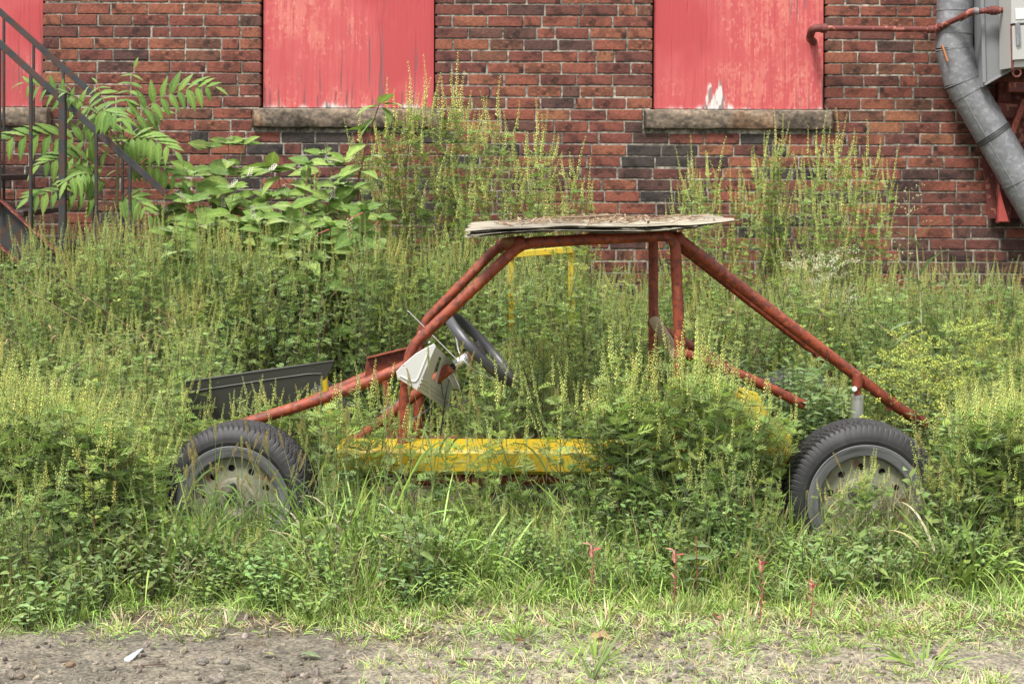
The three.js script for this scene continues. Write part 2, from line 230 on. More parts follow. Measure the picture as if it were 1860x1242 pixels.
  // painted boards
  OPEN.forEach(([a, c], n) => {
    const W = c - a, H = (TOPROW - 26) * CH;
    const t = tex(768, 1024, (u, v) => {
      const x = u * W + n * 3.1, y = v * H, gx = x * 70 + 2.0 * fbm(x * 3, y * 1.2, 171, 3), gr = fbm(gx, y * 2.2, 173, 3), fade = fbm(x * 3.1, y * 2.0, 175, 4), fl = fbm(x * 26, y * 9, 177, 3), sp = fbm(x * 60, y * 60, 179, 2);
      const fg = fbm(x * 170, y * 5, 193, 2); let col = mix3([0.735, 0.29, 0.30], [0.80, 0.39, 0.385], clamp(gr * 0.6 + fg * 0.5 - 0.05, 0, 1)); col = mix3(col, [0.62, 0.24, 0.25], 0.3 * sst(0.6, 0.75, fg));
      col = mix3(col, [0.72, 0.27, 0.28], sst(0.5, 0.3, fade));
      col = mix3(col, [0.84, 0.53, 0.46], sst(0.48, 0.66, fade) * sst(0.42, 0.62, fl * 0.4 + gr * 0.35 + sp * 0.3) * 0.62);
      const cr = sst(0.66, 0.72, fbm(x * 62 + 1.4 * fbm(x * 5, y * 2, 181, 2), y * 3.2, 183, 2)) * sst(0.42, 0.6, fbm(x * 2.2, y * 1.4, 185, 3)); col = mix3(col, [0.45, 0.34, 0.34], cr * 0.6); col = mix3(col, [0.88, 0.66, 0.6], 0.4 * sst(0.72, 0.77, fbm(x * 90, y * 34, 195, 2)) * sst(0.45, 0.6, fade));
      const peelH = n === 2 ? 0.022 + 0.12 * Math.exp(-Math.pow((u - 0.37) / 0.075, 2)) : n === 1 ? 0.03 + 0.06 * (Math.exp(-Math.pow(u / 0.05, 2)) + 0.8 * Math.exp(-Math.pow((u - 0.36) / 0.04, 2))) : 0.025;
      const pe = sst(-0.02, 0.03, peelH * (1.9 * fbm(x * 30, y * 7, 187, 4) - 0.1) * (0.4 + 1.2 * fbm(x * 9, y * 3, 191, 2)) - y - 0.02); col = mix3(col, mix3([0.86, 0.85, 0.83], [0.55, 0.5, 0.48], sst(0.55, 0.7, fbm(x * 50, y * 12, 189, 2))), clamp(pe, 0, 1));
      return col;
    });
    const tb = tex(256, 384, (u, v) => { const x = u * W + n * 3.1, y = v * H, gx = x * 70 + 2.0 * fbm(x * 3, y * 1.2, 171, 3); return 0.5 * fbm(gx, y * 2.2, 173, 3) + 0.5 * (1 - sst(0.70, 0.76, fbm(x * 62 + 1.4 * fbm(x * 5, y * 2, 181, 2), y * 3.2, 183, 2))); }, false);
    for (const q of [t, tb]) { q.wrapS = q.wrapT = THREE.ClampToEdgeWrapping; }
    const g = bevelBox(W - 0.012, H - 0.006, 0.02, 0.0025); { const P = g.attributes.position, U = g.attributes.uv; for (let k = 0; k < P.count; k++) U.setXY(k, clamp(P.getX(k) / W + 0.5, 0.002, 0.998), clamp(P.getY(k) / H + 0.5, 0.002, 0.998)); }
    g.translate((a + c) / 2, 26 * CH + H / 2, -0.04);
    const fr = bevelBox(W + 0.05, H + 0.05, 0.04, 0.003); fr.translate((a + c) / 2, 26 * CH + H / 2 + 0.018, -0.125); part(b, 'added_backing', fr, mat({ color: C(0.09, 0.07, 0.055), roughness: 0.9, bumpMap: tFine, bumpScale: 0.001 }));  // unseen dark plate, added behind the board so no sky shows at its edges
    const o = part(b, 'window_board', g, mat({ map: t, color: C(0.70, 0.66, 0.66), bumpMap: tb, bumpScale: 0.003, roughness: 0.72 })); o.userData.label = ['coral red board in the window behind the stair railing', 'weathered coral red board in the window above the pokeweed', 'weathered coral red board with white flaking patch at its foot'][n];
  });
}

// ---------------------------------------------------------------- iron stair, left
{
  const zB = 1.15, zA = 0.3, st = thing('iron_staircase', 'dark rusty iron staircase with railings rising to the left before the wall', 'staircase', V(at(40, 600, 0.8).x, 0, 0.75));
  const A = (x) => 22 + 0.884 * x, B = (x) => 80 + 0.905 * x;
  for (const [f, z, x1] of [[A, zA, 300], [B, zB, 300]]) part(st, 'handrail', bar(at(-330, f(-330), z), at(x1, f(x1), z), 0.014, 0.034), M.iron);
  for (const x of [-45, 6, 60, 114, 168, 222]) part(st, 'baluster', cyl(at(x, A(x) + 4, zA), at(x, 395 + x * 0.9, zA), 0.0085, 8), M.iron);
  for (const x of [-58, -2, 55, 174, 235]) part(st, 'baluster', cyl(at(x, B(x) + 4, zB), at(x, 395 + x * 0.9, zB), 0.0095, 8), M.iron);
  { const top = at(113, 168, zB), bot = at(113, 640, zB); part(st, 'newel_post', bar(bot, top, 0.036, 0.036), M.iron); }
  for (const z of [zB - 0.03, zA]) {
    const p0 = at(-330, 402 - 330 * 0.92, z), p1 = at(300, 402 + 300 * 0.92, z), d = p1.clone().sub(p0).normalize(), n = V(-d.y, d.x, 0);
    const web = part(st, 'stringer', bar(p0, p1, 0.008, 0.17), M.iron);
    for (const s of [-1, 1]) { const o = n.clone().multiplyScalar(s * 0.087); part(web, 'flange', bar(p0.clone().add(o).add(V(0, 0, 0.02)), p1.clone().add(o).add(V(0, 0, 0.02)), 0.05, 0.008), M.brown); }
  }
  for (let k = -4; k < 3; k++) { const x = k * 70 + 10, a = at(x, 372 + x * 0.92, zB - 0.06), b = a.clone(); a.z = zA + 0.03; part(st, 'tread', bar(a.clone().add(V(-0.03, -0.02, 0)), b.clone().add(V(-0.03, -0.02, 0)), 0.03, 0.24, V(0, 1, 0)), M.iron); }
}

// ---------------------------------------------------------------- right corner: duct, pipe, metal box, panel, frame
{
  const z = 0.17, r = 0.104, d = thing('metal_duct', 'large galvanised metal duct bending down the wall to the lower right', 'duct', at(1760, 200, z).setY(0));
  const P = [at(1748, -420, z), at(1733, 120, z), at(1857, 334, z + 0.05), at(2106, 768, z + 0.14)];
  const dir = (a, b) => b.clone().sub(a).normalize(), d1 = dir(P[0], P[1]), d2 = dir(P[1], P[2]);
  const e1 = P[1].clone().addScaledVector(d1, -0.1), e2 = P[1].clone().addScaledVector(d2, 0.1), dm = dir(e1, e2);
  part(d, 'upright_section', cyl(P[0], e1, r, 40), M.galv);
  part(d, 'elbow_gore', cyl(e1.clone().addScaledVector(dm, -0.004), e2.clone().addScaledVector(dm, 0.004), r * 1.012, 40), M.galv);
  part(d, 'sloping_section', cyl(e2, P[2], r * 1.0, 40), M.galv); part(d, 'lower_section', cyl(P[2], P[3], r * 1.015, 40), M.galv);
  const band = (p, ax, name, w, rad, m) => part(d, name, cyl(p.clone().addScaledVector(ax, -w), p.clone().addScaledVector(ax, w), rad, 40), m);
  for (const [p, ax] of [[e1, d1.clone().add(dm).normalize()], [e2, d2.clone().add(dm).normalize()], [e1.clone().addScaledVector(d1, -0.09), d1], [e2.clone().addScaledVector(d2, 0.075), d2], [e1.clone().addScaledVector(d1, -0.22), d1]]) band(p, ax, 'seam_bead', 0.004, r * 1.03, M.galv);
  band(P[2].clone().addScaledVector(d2, -0.03), d2, 'seam_bead', 0.005, r * 1.035, M.galv);
  { const p = e2.clone().lerp(P[2], 0.52); for (const s of [-0.012, 0, 0.012]) { const ring = new THREE.TorusGeometry(r * 1.02, 0.004, 6, 48); ring.applyQuaternion(new THREE.Quaternion().setFromUnitVectors(V(0, 0, 1), d2.clone().add(V(0.1, 0.05 * s, 0.05)).normalize())); ring.translate(p.x + d2.x * s, p.y + d2.y * s, p.z + d2.z * s); part(d, 'hanging_wire', ring, M.wire); } }
  { const side = V(-d2.y, d2.x, 0).normalize(), o = side.clone().multiplyScalar(-r * 0.62).add(V(0, 0, r * 0.79)); part(d, 'lengthwise_seam', cyl(e2.clone().add(o), P[2].clone().add(o), 0.003, 6), M.galv); }
  part(d, 'rusty_strip', bar(at(1712, 82, z + 0.085), at(1722, 112, z + 0.1), 0.02, 0.01), mat({ color: C(0.33, 0.13, 0.05), roughness: 0.8, bumpMap: tFine, bumpScale: 0.001 }));
}
{
  const p = thing('rusty_pipe', 'rusty dark red pipe with elbow crossing from the boarded window to the metal box', 'pipe', at(1590, 60, 0.1));
  const a = at(1478, 75, -0.028), b = at(1482, 51, 0.2), c = at(1698, 53, 0.2), e = at(1768, 21, 0.42), f = at(1838, 17, 0.42);
  part(p, 'pipe_run', tube([b, c], 0.0165, 0, 16), M.brown);
  part(p, 'elbow_fitting', tube([V(a.x, b.y - 0.06, -0.028), V(b.x - 0.015, b.y - 0.05, 0.1), V(b.x - 0.018, b.y, b.z), V(b.x + 0.05, b.y, b.z)], 0.023, 0.035, 16), M.brown);
  part(p, 'elbow_collar', cyl(V(b.x + 0.03, b.y, b.z), V(b.x + 0.062, b.y, b.z), 0.027, 16), M.brown);
  part(p, 'bent_pipe', tube([c, e, f], 0.0155, 0.05, 16), M.brown);
  part(p, 'coupling', tube([c.clone().add(V(-0.04, 0, 0)), c, c.clone().add(e.clone().sub(c).normalize().multiplyScalar(0.04))], 0.0225, 0.02, 16), M.brown);
  part(p, 'union', cyl(at(1800, 19, 0.42), at(1812, 18.5, 0.42), 0.026, 8), M.brown); part(p, 'union_ring', cyl(at(1794, 19, 0.42), at(1817, 18.5, 0.42), 0.021, 16), M.brown);
  part(p, 'clamp', cyl(at(1769, 20, 0.42), at(1777, 20, 0.42), 0.022, 16), M.galv);
  for (const [x0, x1] of [[1744, 1760]]) part(p, 'elbow_collar', tube([at(x0, 33, 0.36), at(x1, 23.5, 0.415), at(1772, 20, 0.42)], 0.02, 0.03, 14), M.brown);
}
{
  const z = 0.34, grey = mat({ color: C(0.19, 0.195, 0.2), roughness: 0.5, metalness: 0.15, bumpMap: tFine, bumpScale: 0.0006 });
  const w = (px, py) => { const q = at(px, py, z); return [q.x, q.y]; };
  const t = thing('metal_hopper', 'grey sheet metal box with slanting underside behind the duct', 'metal box', at(1860, 200, 0.1).setY(0.9));
  part(t, 'body', plate([w(1770, -420), w(1788, 156), w(1870, 108), w(2300, 108), w(2300, -420)], z, 0.3, 0.004), grey);
  part(t, 'corner_flange', bar(at(1774, -420, z + 0.012), at(1789, 150, z + 0.012), 0.012, 0.02), grey);
  part(t, 'bottom_flange', bar(at(1789, 154, z + 0.012), at(1869, 109, z + 0.012), 0.012, 0.012), grey);
  const s = thing('steel_support_frame', 'dark red steel frame holding up the grey metal box', 'support frame', at(1845, 749, 0.2).setY(0));
  part(s, 'beam', bar(at(1829, 158, 0.26), at(2200, 158, 0.26), 0.1, 0.06), M.brown);
  part(s, 'beam', bar(at(1800, 200, 0.1), at(2200, 205, 0.1), 0.07, 0.1), M.brown);
  part(s, 'diagonal_brace', bar(at(1828, 270, 0.2), at(1862, 180, 0.2), 0.03, 0.035), M.rustRed);
  part(s, 'column', bar(at(1823, 405, 0.07), at(1823, 150, 0.07), 0.06, 0.075), M.brown);
  part(s, 'column', bar(at(1905, 749, 0.2), at(1905, 160, 0.2), 0.06, 0.09), M.brown);
  part(s, 'added_shade_sheet', plate([w(1800, 170), w(1825, 400), w(2200, 400), w(2200, 170)], 0.05, 0.004, 0), M.brown);  // brown sheet added to stand in for the dark shadow under the box
  part(s, 'gusset', plate([[at(1816, 345, 0.15).x, at(1816, 345, 0.15).y], [at(1832, 402, 0.15).x, at(1832, 402, 0.15).y], [at(1814, 402, 0.15).x, at(1814, 402, 0.15).y]], 0.16, 0.03, 0.001), mat({ color: C(0.3, 0.05, 0.04), roughness: 0.6 }));
  const e = thing('electrical_panel', 'pale grey electrical enclosure with rusty edge at the right frame edge', 'electrical box', at(1880, 60, 0.55));
  const pale = mat({ color: C(0.33, 0.33, 0.31), roughness: 0.45, bumpMap: tFine, bumpScale: 0.0004 });
  const q = (px, py, zz) => { const a = at(px, py, zz); return [a.x, a.y]; };
  part(e, 'case', plate([q(1836, -160, 0.56), q(1838, 122, 0.56), q(2060, 110, 0.56), q(2060, -160, 0.56)], 0.56, 0.2, 0.003), pale);
  part(e, 'cover', plate([q(1838, -160, 0.59), q(1839, 42, 0.59), q(2060, 32, 0.59), q(2060, -160, 0.59)], 0.59, 0.028, 0.003), pale);
  const dr = part(e, 'door', plate([q(1841, 48, 0.585), q(1842, 108, 0.585), q(2050, 96, 0.585), q(2050, 38, 0.585)], 0.585, 0.022, 0.003), pale);
  part(dr, 'latch_plate', plate([q(1846, 42, 0.6), q(1848, 83, 0.6), q(1855, 80, 0.6), q(1853, 40, 0.6)], 0.6, 0.012, 0.001), M.galv);
  part(e, 'rusty_edge', bar(at(1838, 20, 0.565), at(1840, 126, 0.565), 0.012, 0.012), M.brown);
  part(e, 'label', plate([q(1845, 15, 0.597), q(1846, 35, 0.597), q(1862, 34, 0.597), q(1862, 14, 0.597)], 0.597, 0.002, 0), mat({ color: C(0.5, 0.5, 0.5), roughness: 0.5 }));
  { const g = new THREE.TorusGeometry(0.022, 0.006, 8, 20), c = at(1848, 132, 0.55); g.translate(c.x, c.y, c.z); part(e, 'conduit_ring', g, M.brown); }
}

// ---------------------------------------------------------------- yellow frame behind the buggy
{
  const f = thing('yellow_frame', 'yellow painted metal rail standing among weeds behind the buggy', 'metal frame', at(930, 600, 1.3).setY(0));
  part(f, 'rail', bar(at(925, 463, 1.3), at(1040, 453, 1.3), 0.03, 0.034), M.yellow);
  for (const x of [1037, 928]) part(f, 'post', bar(at(x, 452, 1.275), at(x + 4, 749, 1.275).setY(0), 0.034, 0.03), M.yellow);
}

// ---------------------------------------------------------------- the dune buggy
{
  const zN = 3.2, zF = 2.38, bug = thing('dune_buggy', 'abandoned tube frame dune buggy in rusty red and yellow overgrown by weeds', 'dune buggy', V(0.25, 0, 2.75));
  const N = (x, y, z = zN) => at(x, y, z), T = 0.0215;
  const tb = (name, pts, r = T, bend = 0.07, m = M.rustRed) => part(bug, name, tube(pts, r, bend), m);
  tb('roll_cage_hoop', [N(726, 890), N(735, 716), N(745, 632), N(948, 441), N(1226, 427), N(1236, 640), N(1231, 830)], T, 0.055);
  tb('roll_cage_hoop', [N(760, 820, zF), N(760, 640, zF), N(768, 588, zF), N(906, 446, zF), N(1187, 424, zF), N(1187, 640, zF), N(1186, 790, zF)], T, 0.05);
  tb('roof_crossbar', [N(946, 438, zN - 0.02), N(916, 440, zF)], T); tb('roof_crossbar', [N(1222, 426, zN - 0.02), N(1188, 422, zF)], T);
  tb('roof_crossbar', [N(1085, 432, zN - 0.02), N(1070, 430, zF)], T * 0.9);
  tb('rear_stay', [N(1236, 436, zN - 0.03), N(1452, 603, 3.1), N(1640, 747, 3.0), N(1684, 770, 2.97)], T * 1.05, 0.1);
  tb('rear_stay', [N(1194, 414, zF + 0.02), N(1425, 594, zF), N(1500, 652, zF)], T * 1.05);
  tb('front_rail', [N(738, 664), N(650, 702), N(545, 737), N(440, 770), N(360, 800)], T, 0.2);
  tb('front_rail', [N(757, 655, zF), N(690, 672, zF), N(560, 730, zF), N(420, 770, zF)], T, 0.2);
  tb('dash_brace', [N(818, 668, 3.02), N(746, 723, 3.0), N(640, 806, 2.95)], T, 0.1); tb('dash_brace', [N(700, 690, 2.7), N(712, 800, 2.7)], T * 0.8, 0);
  tb('harness_bar', [N(1237, 657, zN), N(1189, 583, zF)], T * 1.15, 0, mat({ color: C(0.24, 0.19, 0.11), roughness: 0.85, bumpMap: tFine, bumpScale: 0.001 }));
  tb('engine_rail', [N(1238, 640, zN), N(1370, 690, 3.15), N(1460, 735, 3.1)], T * 0.9, 0.1); tb('engine_rail', [N(1190, 592, zF), N(1315, 662, zF), N(1420, 735, zF)], T, 0.1);
  tb('engine_crossbar', [N(1366, 690, 3.14), N(1352, 682, zF)], T * 0.8, 0);
  tb('lower_rail', [N(640, 874, 3.26), N(1090, 868, 3.26), N(1440, 872, 3.26)], T * 0.95, 0.05); tb('lower_rail', [N(700, 800, zF), N(1000, 798, zF), N(1420, 804, zF)], T, 0.05);
  tb('floor_crossbar', [N(726, 880, zN), N(764, 812, zF)], T, 0); tb('floor_crossbar', [N(1231, 845, zN), N(1187, 790, zF)], T, 0);
  tb('front_axle_beam', [N(470, 900, 3.3), N(500, 850, 2.2)], 0.03, 0); tb('rear_axle', [N(1565, 905, 3.3), N(1500, 830, 1.95)], 0.04, 0, M.iron);
  { const p = N(1650, 720, 3.0); const g = plate([[p.x - 0.02, p.y - 0.05], [p.x + 0.015, p.y - 0.05], [p.x + 0.015, p.y], [p.x - 0.02, p.y]], 3.02, 0.006, 0.001, [circ(p.x - 0.002, p.y - 0.018, 0.006)]); g.translate(-0.07, 0.0, 0); part(bug, 'mount_tab', g, M.rustRed); }
  for (const [p, r] of [[N(740, 664), 0.027], [N(1232, 434, zN - 0.02), 0.028], [N(1559, 688, 3.05), 0.026], [N(945, 441, zN), 0.026], [N(1236, 645, zN), 0.026], [N(1187, 586, zF), 0.027], [N(910, 446, zF), 0.026]]) { const g = new THREE.IcosahedronGeometry(1, 3), P = g.attributes.position; for (let k = 0; k < P.count; k++) { const m = r * (0.82 + 0.34 * fbm(P.getX(k) * 3 + p.x * 9, P.getY(k) * 3 + P.getZ(k) * 2, 221, 3)); P.setXYZ(k, P.getX(k) * m, P.getY(k) * m, P.getZ(k) * m); } g.computeVertexNormals(); part(bug, 'weld', g.translate(p.x, p.y, p.z), M.rustRed); }
  for (const w of [[N(800, 690, 3.0), N(806, 730, 3.02), N(830, 742, 3.02), N(850, 725, 3.0)], [N(790, 700, 2.95), N(780, 745, 2.98), N(748, 760, 3.0), N(730, 800, 3.0)], [N(826, 661, 2.9), N(812, 700, 2.95), N(800, 790, 2.95)]]) part(bug, 'wiring', tube(w, 0.003, 0.04, 6), M.wire);
  // yellow floor pan sill
  const zs = 3.31, lx = N(610, 830, zs).x, rx = N(1432, 830, zs).x, yT = hOf(817, zs), yB = hOf(861, zs);
  { const prof = shapeOf([[zs - 0.19, yB], [zs - 0.012, yB], [zs, yB + 0.012], [zs, yT - 0.014], [zs - 0.006, yT - 0.004], [zs - 0.02, yT], [zs - 0.19, yT + 0.004]]);
    const g = new THREE.ExtrudeGeometry(prof, { depth: rx - lx, bevelEnabled: true, bevelThickness: 0.004, bevelSize: 0.003, bevelSegments: 1, steps: 1 }); g.rotateY(-Math.PI / 2); g.applyMatrix4(new THREE.Matrix4().makeScale(-1, 1, 1)); { const i = g.index; if (!i) { const P = g.attributes.position; for (let k = 0; k < P.count; k += 3) for (const A of Object.values(g.attributes)) for (let c = 0; c < A.itemSize; c++) { const t = A.array[(k + 1) * A.itemSize + c]; A.array[(k + 1) * A.itemSize + c] = A.array[(k + 2) * A.itemSize + c]; A.array[(k + 2) * A.itemSize + c] = t; } } }
    g.computeBoundingBox(); const bb = g.boundingBox; g.translate(lx - bb.min.x, 0, 0); if (Math.abs(bb.max.z - zs) > 0.05) g.translate(0, 0, zs - bb.max.z); g.computeVertexNormals();
    const sill = part(bug, 'side_sill', g, M.yellow); sill.userData.label = 'yellow painted side sill under the doorway';
    for (const x of [875, 920, 1010, 1120]) { const p = N(x, 811, zs - 0.07); part(sill, 'bolt_hole', cyl(V(p.x, yT - 0.002, p.z), V(p.x, yT + 0.0045, p.z), 0.006, 8), M.black); } }
  { const q = (x, y) => { const p = N(x, y, 3.24); return [p.x, p.y]; }; const panel = part(bug, 'rear_side_panel', plate([q(1320, 860), q(1322, 735), q(1345, 705), q(1375, 715), q(1400, 760), q(1436, 792), q(1440, 862)], 3.24, 0.012, 0.003), M.yellow); panel.userData.label = 'yellow rear side panel ahead of the rear wheel';
    part(bug, 'floor_pan', plate([[lx, -3.2], [rx, -3.2], [rx, -2.2], [lx, -2.2]], 0, 0.01, 0).rotateX(-Math.PI / 2).rotateX(Math.PI).translate(0, 0.26, 0).scale(1, 1, 1), M.iron); }
  tb('yellow_pipe', [N(588, 672, 2.85), N(596, 752, 2.85), N(640, 800, 2.85)], 0.012, 0.05, M.yellow);
  // red cowl sheet far side
  { const q = (x, y) => { const p = N(x, y, 2.62); return [p.x, p.y]; }; const c = N(682, 676, 2.62); part(bug, 'cowl_sheet', plate([q(664, 668), q(668, 652), q(700, 642), q(756, 628), q(756, 668), q(690, 690), q(664, 690)], 2.62, 0.006, 0.002, [circ(c.x, c.y, 0.012)]), M.rustRed);
    part(bug, 'cowl_lip', bar(N(666, 650, 2.63), N(756, 628, 2.63), 0.04, 0.005), M.rustRed); }
  // fender sheet
  { const q = (x, y) => { const p = N(x, y, 3.02); return [p.x, p.y]; }, olive = mat({ color: C(0.019, 0.02, 0.014), roughness: 0.42, bumpMap: tFine, bumpScale: 0.0004, metalness: 0.1 });
    const f = part(bug, 'fender_sheet', plate([q(338, 693), q(470, 673), q(606, 655), q(602, 668), q(590, 688), q(570, 700), q(540, 735), q(470, 757), q(340, 766)], 3.02, 0.004, 0.002, [345, 395, 478, 540, 568].map((x) => { const p = N(x, 702 - (x - 338) * 0.147, 3.02); return circ(p.x, p.y, 0.004); })), olive); f.userData.label = 'dark olive sheet metal panel above the front wheel';
    for (const o of [18]) part(f, 'pressed_ridge', tube([N(342, 694 + o, 3.024), N(470, 674 + o, 3.024), N(560, 661 + o, 3.024), N(584, 668 + o * 0.6, 3.024)], 0.003, 0.03, 6), olive);
    part(f, 'folded_edge', bar(N(338, 693, 3.01), N(606, 655, 3.01), 0.03, 0.005), olive); }
  // dash box
  { const zd = 3.25, pts = [N(720, 675, zd), N(735, 660, zd), N(755, 643, zd), N(774, 632, zd), N(788, 625, zd), N(791, 629, zd), N(757, 708, zd), N(722, 686, zd)].map((p) => [p.x, p.y]);
    const hol = N(733, 665, zd); const side = part(bug, 'dash_side', plate(pts, zd, 0.004, 0.0015, [circ(hol.x, hol.y, 0.004)]), M.dash); side.userData.label = 'pale grey metal end plate of the dash box';
    part(side, 'pressed_bead', tube([N(727, 683, zd + 0.002), N(750, 694, zd + 0.002), N(758, 690, zd + 0.002), N(776, 644, zd + 0.002)], 0.0045, 0.02, 8), M.dash);
    const a = N(791, 628, zd), b = N(826, 661, 2.78), c = N(815, 746, 2.78), d = N(758, 709, zd);
    // cabin face with two slots: strips either side of the openings
    const S = (u, v) => a.clone().lerp(b, u).lerp(d.clone().lerp(c, u), v), g = new Geo(), hole = (u, v) => (u > 0.26 && u < 0.36 && v > 0.12 && v < 0.62) || (u > 0.52 && u < 0.62 && v > 0.22 && v < 0.62);
    const nu = 50, nv = 50; for (let i = 0; i < nu; i++) for (let j = 0; j < nv; j++) { if (hole((i + 0.5) / nu, (j + 0.5) / nv)) continue; g.quad(S(i / nu, j / nv), S(i / nu, (j + 1) / nv), S((i + 1) / nu, (j + 1) / nv), S((i + 1) / nu, j / nv)); }
    part(bug, 'dash_face', g.build(), M.dash);
    for (const v of [0.74, 0.82, 0.9]) part(bug, 'dash_rib', tube([S(0, v), S(1, v)], 0.003, 0, 6), M.dash);
    const t0 = N(736, 571, 3.05), n = V(0, 0, 1); part(bug, 'dash_top_plate', bar(t0.clone().lerp(N(826, 661, 3.05), 0).add(V(0, 0, -0.15)), N(826, 661, 3.05).add(V(0, 0, -0.15)), 0.3, 0.003, V(0.05, 0.12, 1)), M.dash);
    for (const k of [0.32, 0.52]) { const p = t0.clone().lerp(N(826, 661, 3.05), k); part(bug, 'dash_rivet', cyl(p.clone().add(V(-0.003, -0.004, 0)), p.clone().add(V(-0.009, -0.012, 0)), 0.004, 8), M.chrome); }
    part(bug, 'dash_lip', bar(N(813, 668, 2.98), N(830, 705, 2.98), 0.05, 0.004, V(0.6, 0.2, 1)), M.dash); }
  // steering wheel and column
  { const c = N(872, 632, 2.88), ax = V(0.72, 0.69, 0.04).normalize(), q = new THREE.Quaternion().setFromUnitVectors(V(0, 0, 1), ax), rim = new THREE.TorusGeometry(0.185, 0.0135, 12, 64); rim.scale(1, 1, 1.5); rim.applyQuaternion(q).translate(c.x, c.y, c.z);
    const wh = part(bug, 'steering_wheel', rim, mat({ color: C(0.045, 0.045, 0.05), roughness: 0.42, bumpMap: tFine, bumpScale: 0.0004 }));
    for (const s of [-1, 1]) { const g = bevelBox(0.16, 0.035, 0.012, 0.004); g.translate(s * 0.095, -0.02, -0.01); g.applyQuaternion(new THREE.Quaternion().setFromAxisAngle(V(0, 0, 1), 0.9)).applyQuaternion(q).translate(c.x, c.y, c.z); part(wh, 'spoke', g, M.black); }
    const hub = c.clone().addScaledVector(ax, -0.015), low = N(826, 664, 2.9); part(wh, 'hub', cyl(hub.clone().addScaledVector(ax, -0.02), hub.clone().addScaledVector(ax, 0.012), 0.035, 20), M.black);
    const cd = hub.clone().sub(low).normalize(), colA = low.clone(), colB = low.clone().addScaledVector(cd, 0.062);
    part(bug, 'steering_column', cyl(colA, colB, 0.022, 20), M.chrome); part(bug, 'column_collar', bar(colB, hub, 0.034, 0.034), mat({ color: C(0.22, 0.11, 0.06), roughness: 0.8, bumpMap: tFine, bumpScale: 0.001 }));
    part(bug, 'column_shaft', cyl(low, low.clone().addScaledVector(cd, -0.35), 0.013, 10), M.iron);
    part(bug, 'clamp_bolt', cyl(colB.clone().add(V(0, -0.02, 0.02)), colB.clone().add(V(0.003, -0.022, 0.04)), 0.008, 10), M.chrome);
    part(bug, 'stalk_wire', tube([N(824, 592, 2.95), N(833, 640, 2.97), N(843, 656, 3.0), N(856, 668, 3.0), N(898, 692, 2.97)], 0.0028, 0.03, 6), M.chrome); }
  // rear shock absorber
  { const p = (y) => N(1558, y, 3.08); part(bug, 'shock_bracket', cyl(p(678), p(704), 0.02, 12), M.rustRed); const s = part(bug, 'shock_absorber', cyl(p(720), p(800), 0.0245, 20), M.chrome); part(s, 'shock_eye', cyl(p(702), p(722), 0.013, 12), M.rustRed); part(s, 'nut', cyl(N(1553, 706, 3.1), N(1553, 706, 3.125), 0.011, 6), M.chrome); part(s, 'cap', cyl(p(717), p(722), 0.026, 20), M.chrome); }
  // wheels
  const tyreR = 0.291, rimR = 0.205, W = 0.19;
  const tyreG = (() => { const g = new Geo(), NS = 720, prof = [];
    for (const [z, r] of [[0.083, 0.206], [0.092, 0.213], [0.0945, 0.219], [0.0985, 0.226], [0.0995, 0.233], [0.0972, 0.235], [0.099, 0.2395], [0.0965, 0.2515], [0.0925, 0.2615], [0.087, 0.2715]]) prof.push([z, r, 0]);
    for (let k = 0; k <= 28; k++) { const z = 0.081 - k / 28 * 0.162; prof.push([z, tyreR - 0.009 * Math.pow(Math.abs(z) / 0.081, 3), 1]); }
    for (const [z, r] of [[-0.086, 0.2715], [-0.096, 0.247], [-0.0995, 0.233], [-0.092, 0.207], [-0.083, 0.2]]) prof.push([z, r, 0]);
    const id = []; for (let s = 0; s <= NS; s++) { const a = s / NS * Math.PI * 2; id.push(prof.map(([z, r, tr]) => { let d = 0; if (tr) { const zz = z / 0.081; const circum = [-0.52, -0.17, 0.17, 0.52].some((q) => Math.abs(zz + 0.05 * Math.sin(a * 40) - q) < 0.045); const lam = ((a * 42 / (Math.PI) + Math.abs(zz) * 1.6 + (zz > 0 ? 0.5 : 0)) % 1 + 1) % 1; const sipe = Math.abs(zz) > 0.2 ? lam < 0.22 : lam < 0.1; if (circum || sipe) d = 0.006; }
      else if (z > 0.08 && r > 0.243) { const lam = (a * 42 / Math.PI % 1 + 1) % 1; if (lam < 0.13) d = 0.002; }
      return g.v(V(Math.cos(a) * (r - d), Math.sin(a) * (r - d), z), a * 0.3, z * 3 + r); })); }
    for (let s = 1; s <= NS; s++) for (let k = 1; k < prof.length; k++) g.q(id[s - 1][k - 1], id[s][k - 1], id[s][k], id[s - 1][k]); return g.build(); })();
  const lathe = (pts, n = 72) => { const g = new THREE.LatheGeometry(pts.map(([r, z]) => new THREE.Vector2(r, z)), n); g.rotateX(Math.PI / 2); return g; };
  const rimG = lathe([[0.150, -0.05], [0.160, 0.03], [0.166, 0.062], [0.170, 0.078], [0.176, 0.0845], [0.2, 0.090], [0.213, 0.0975], [0.2155, 0.0945], [0.213, 0.088], [0.2, 0.080], [0.19, -0.08]]);
  const discG = (() => { const s = new THREE.Shape(); s.absarc(0, 0, 0.166, 0, Math.PI * 2); for (let k = 0; k < 10; k++) { const a = (k + 0.3) / 10 * Math.PI * 2; s.holes.push(circ(Math.cos(a) * 0.127, Math.sin(a) * 0.127, 0.0145)); } s.holes.push(circ(0, 0, 0.031));
    const g = new THREE.ExtrudeGeometry(s, { depth: 0.005, bevelEnabled: true, bevelThickness: 0.002, bevelSize: 0.002, bevelSegments: 2, curveSegments: 40 }); g.translate(0, 0, 0.045); return g; })();
  const rimM = mat({ map: tex(256, 256, (u, v) => { const a = fbm(u * 12, v * 12, 201, 4, 12, 12), k = 0.40 + 0.24 * (a - 0.5); return [k, k, k * 1.02]; }), roughness: 0.6, metalness: 0.2, bumpMap: tFine, bumpScale: 0.0008 });
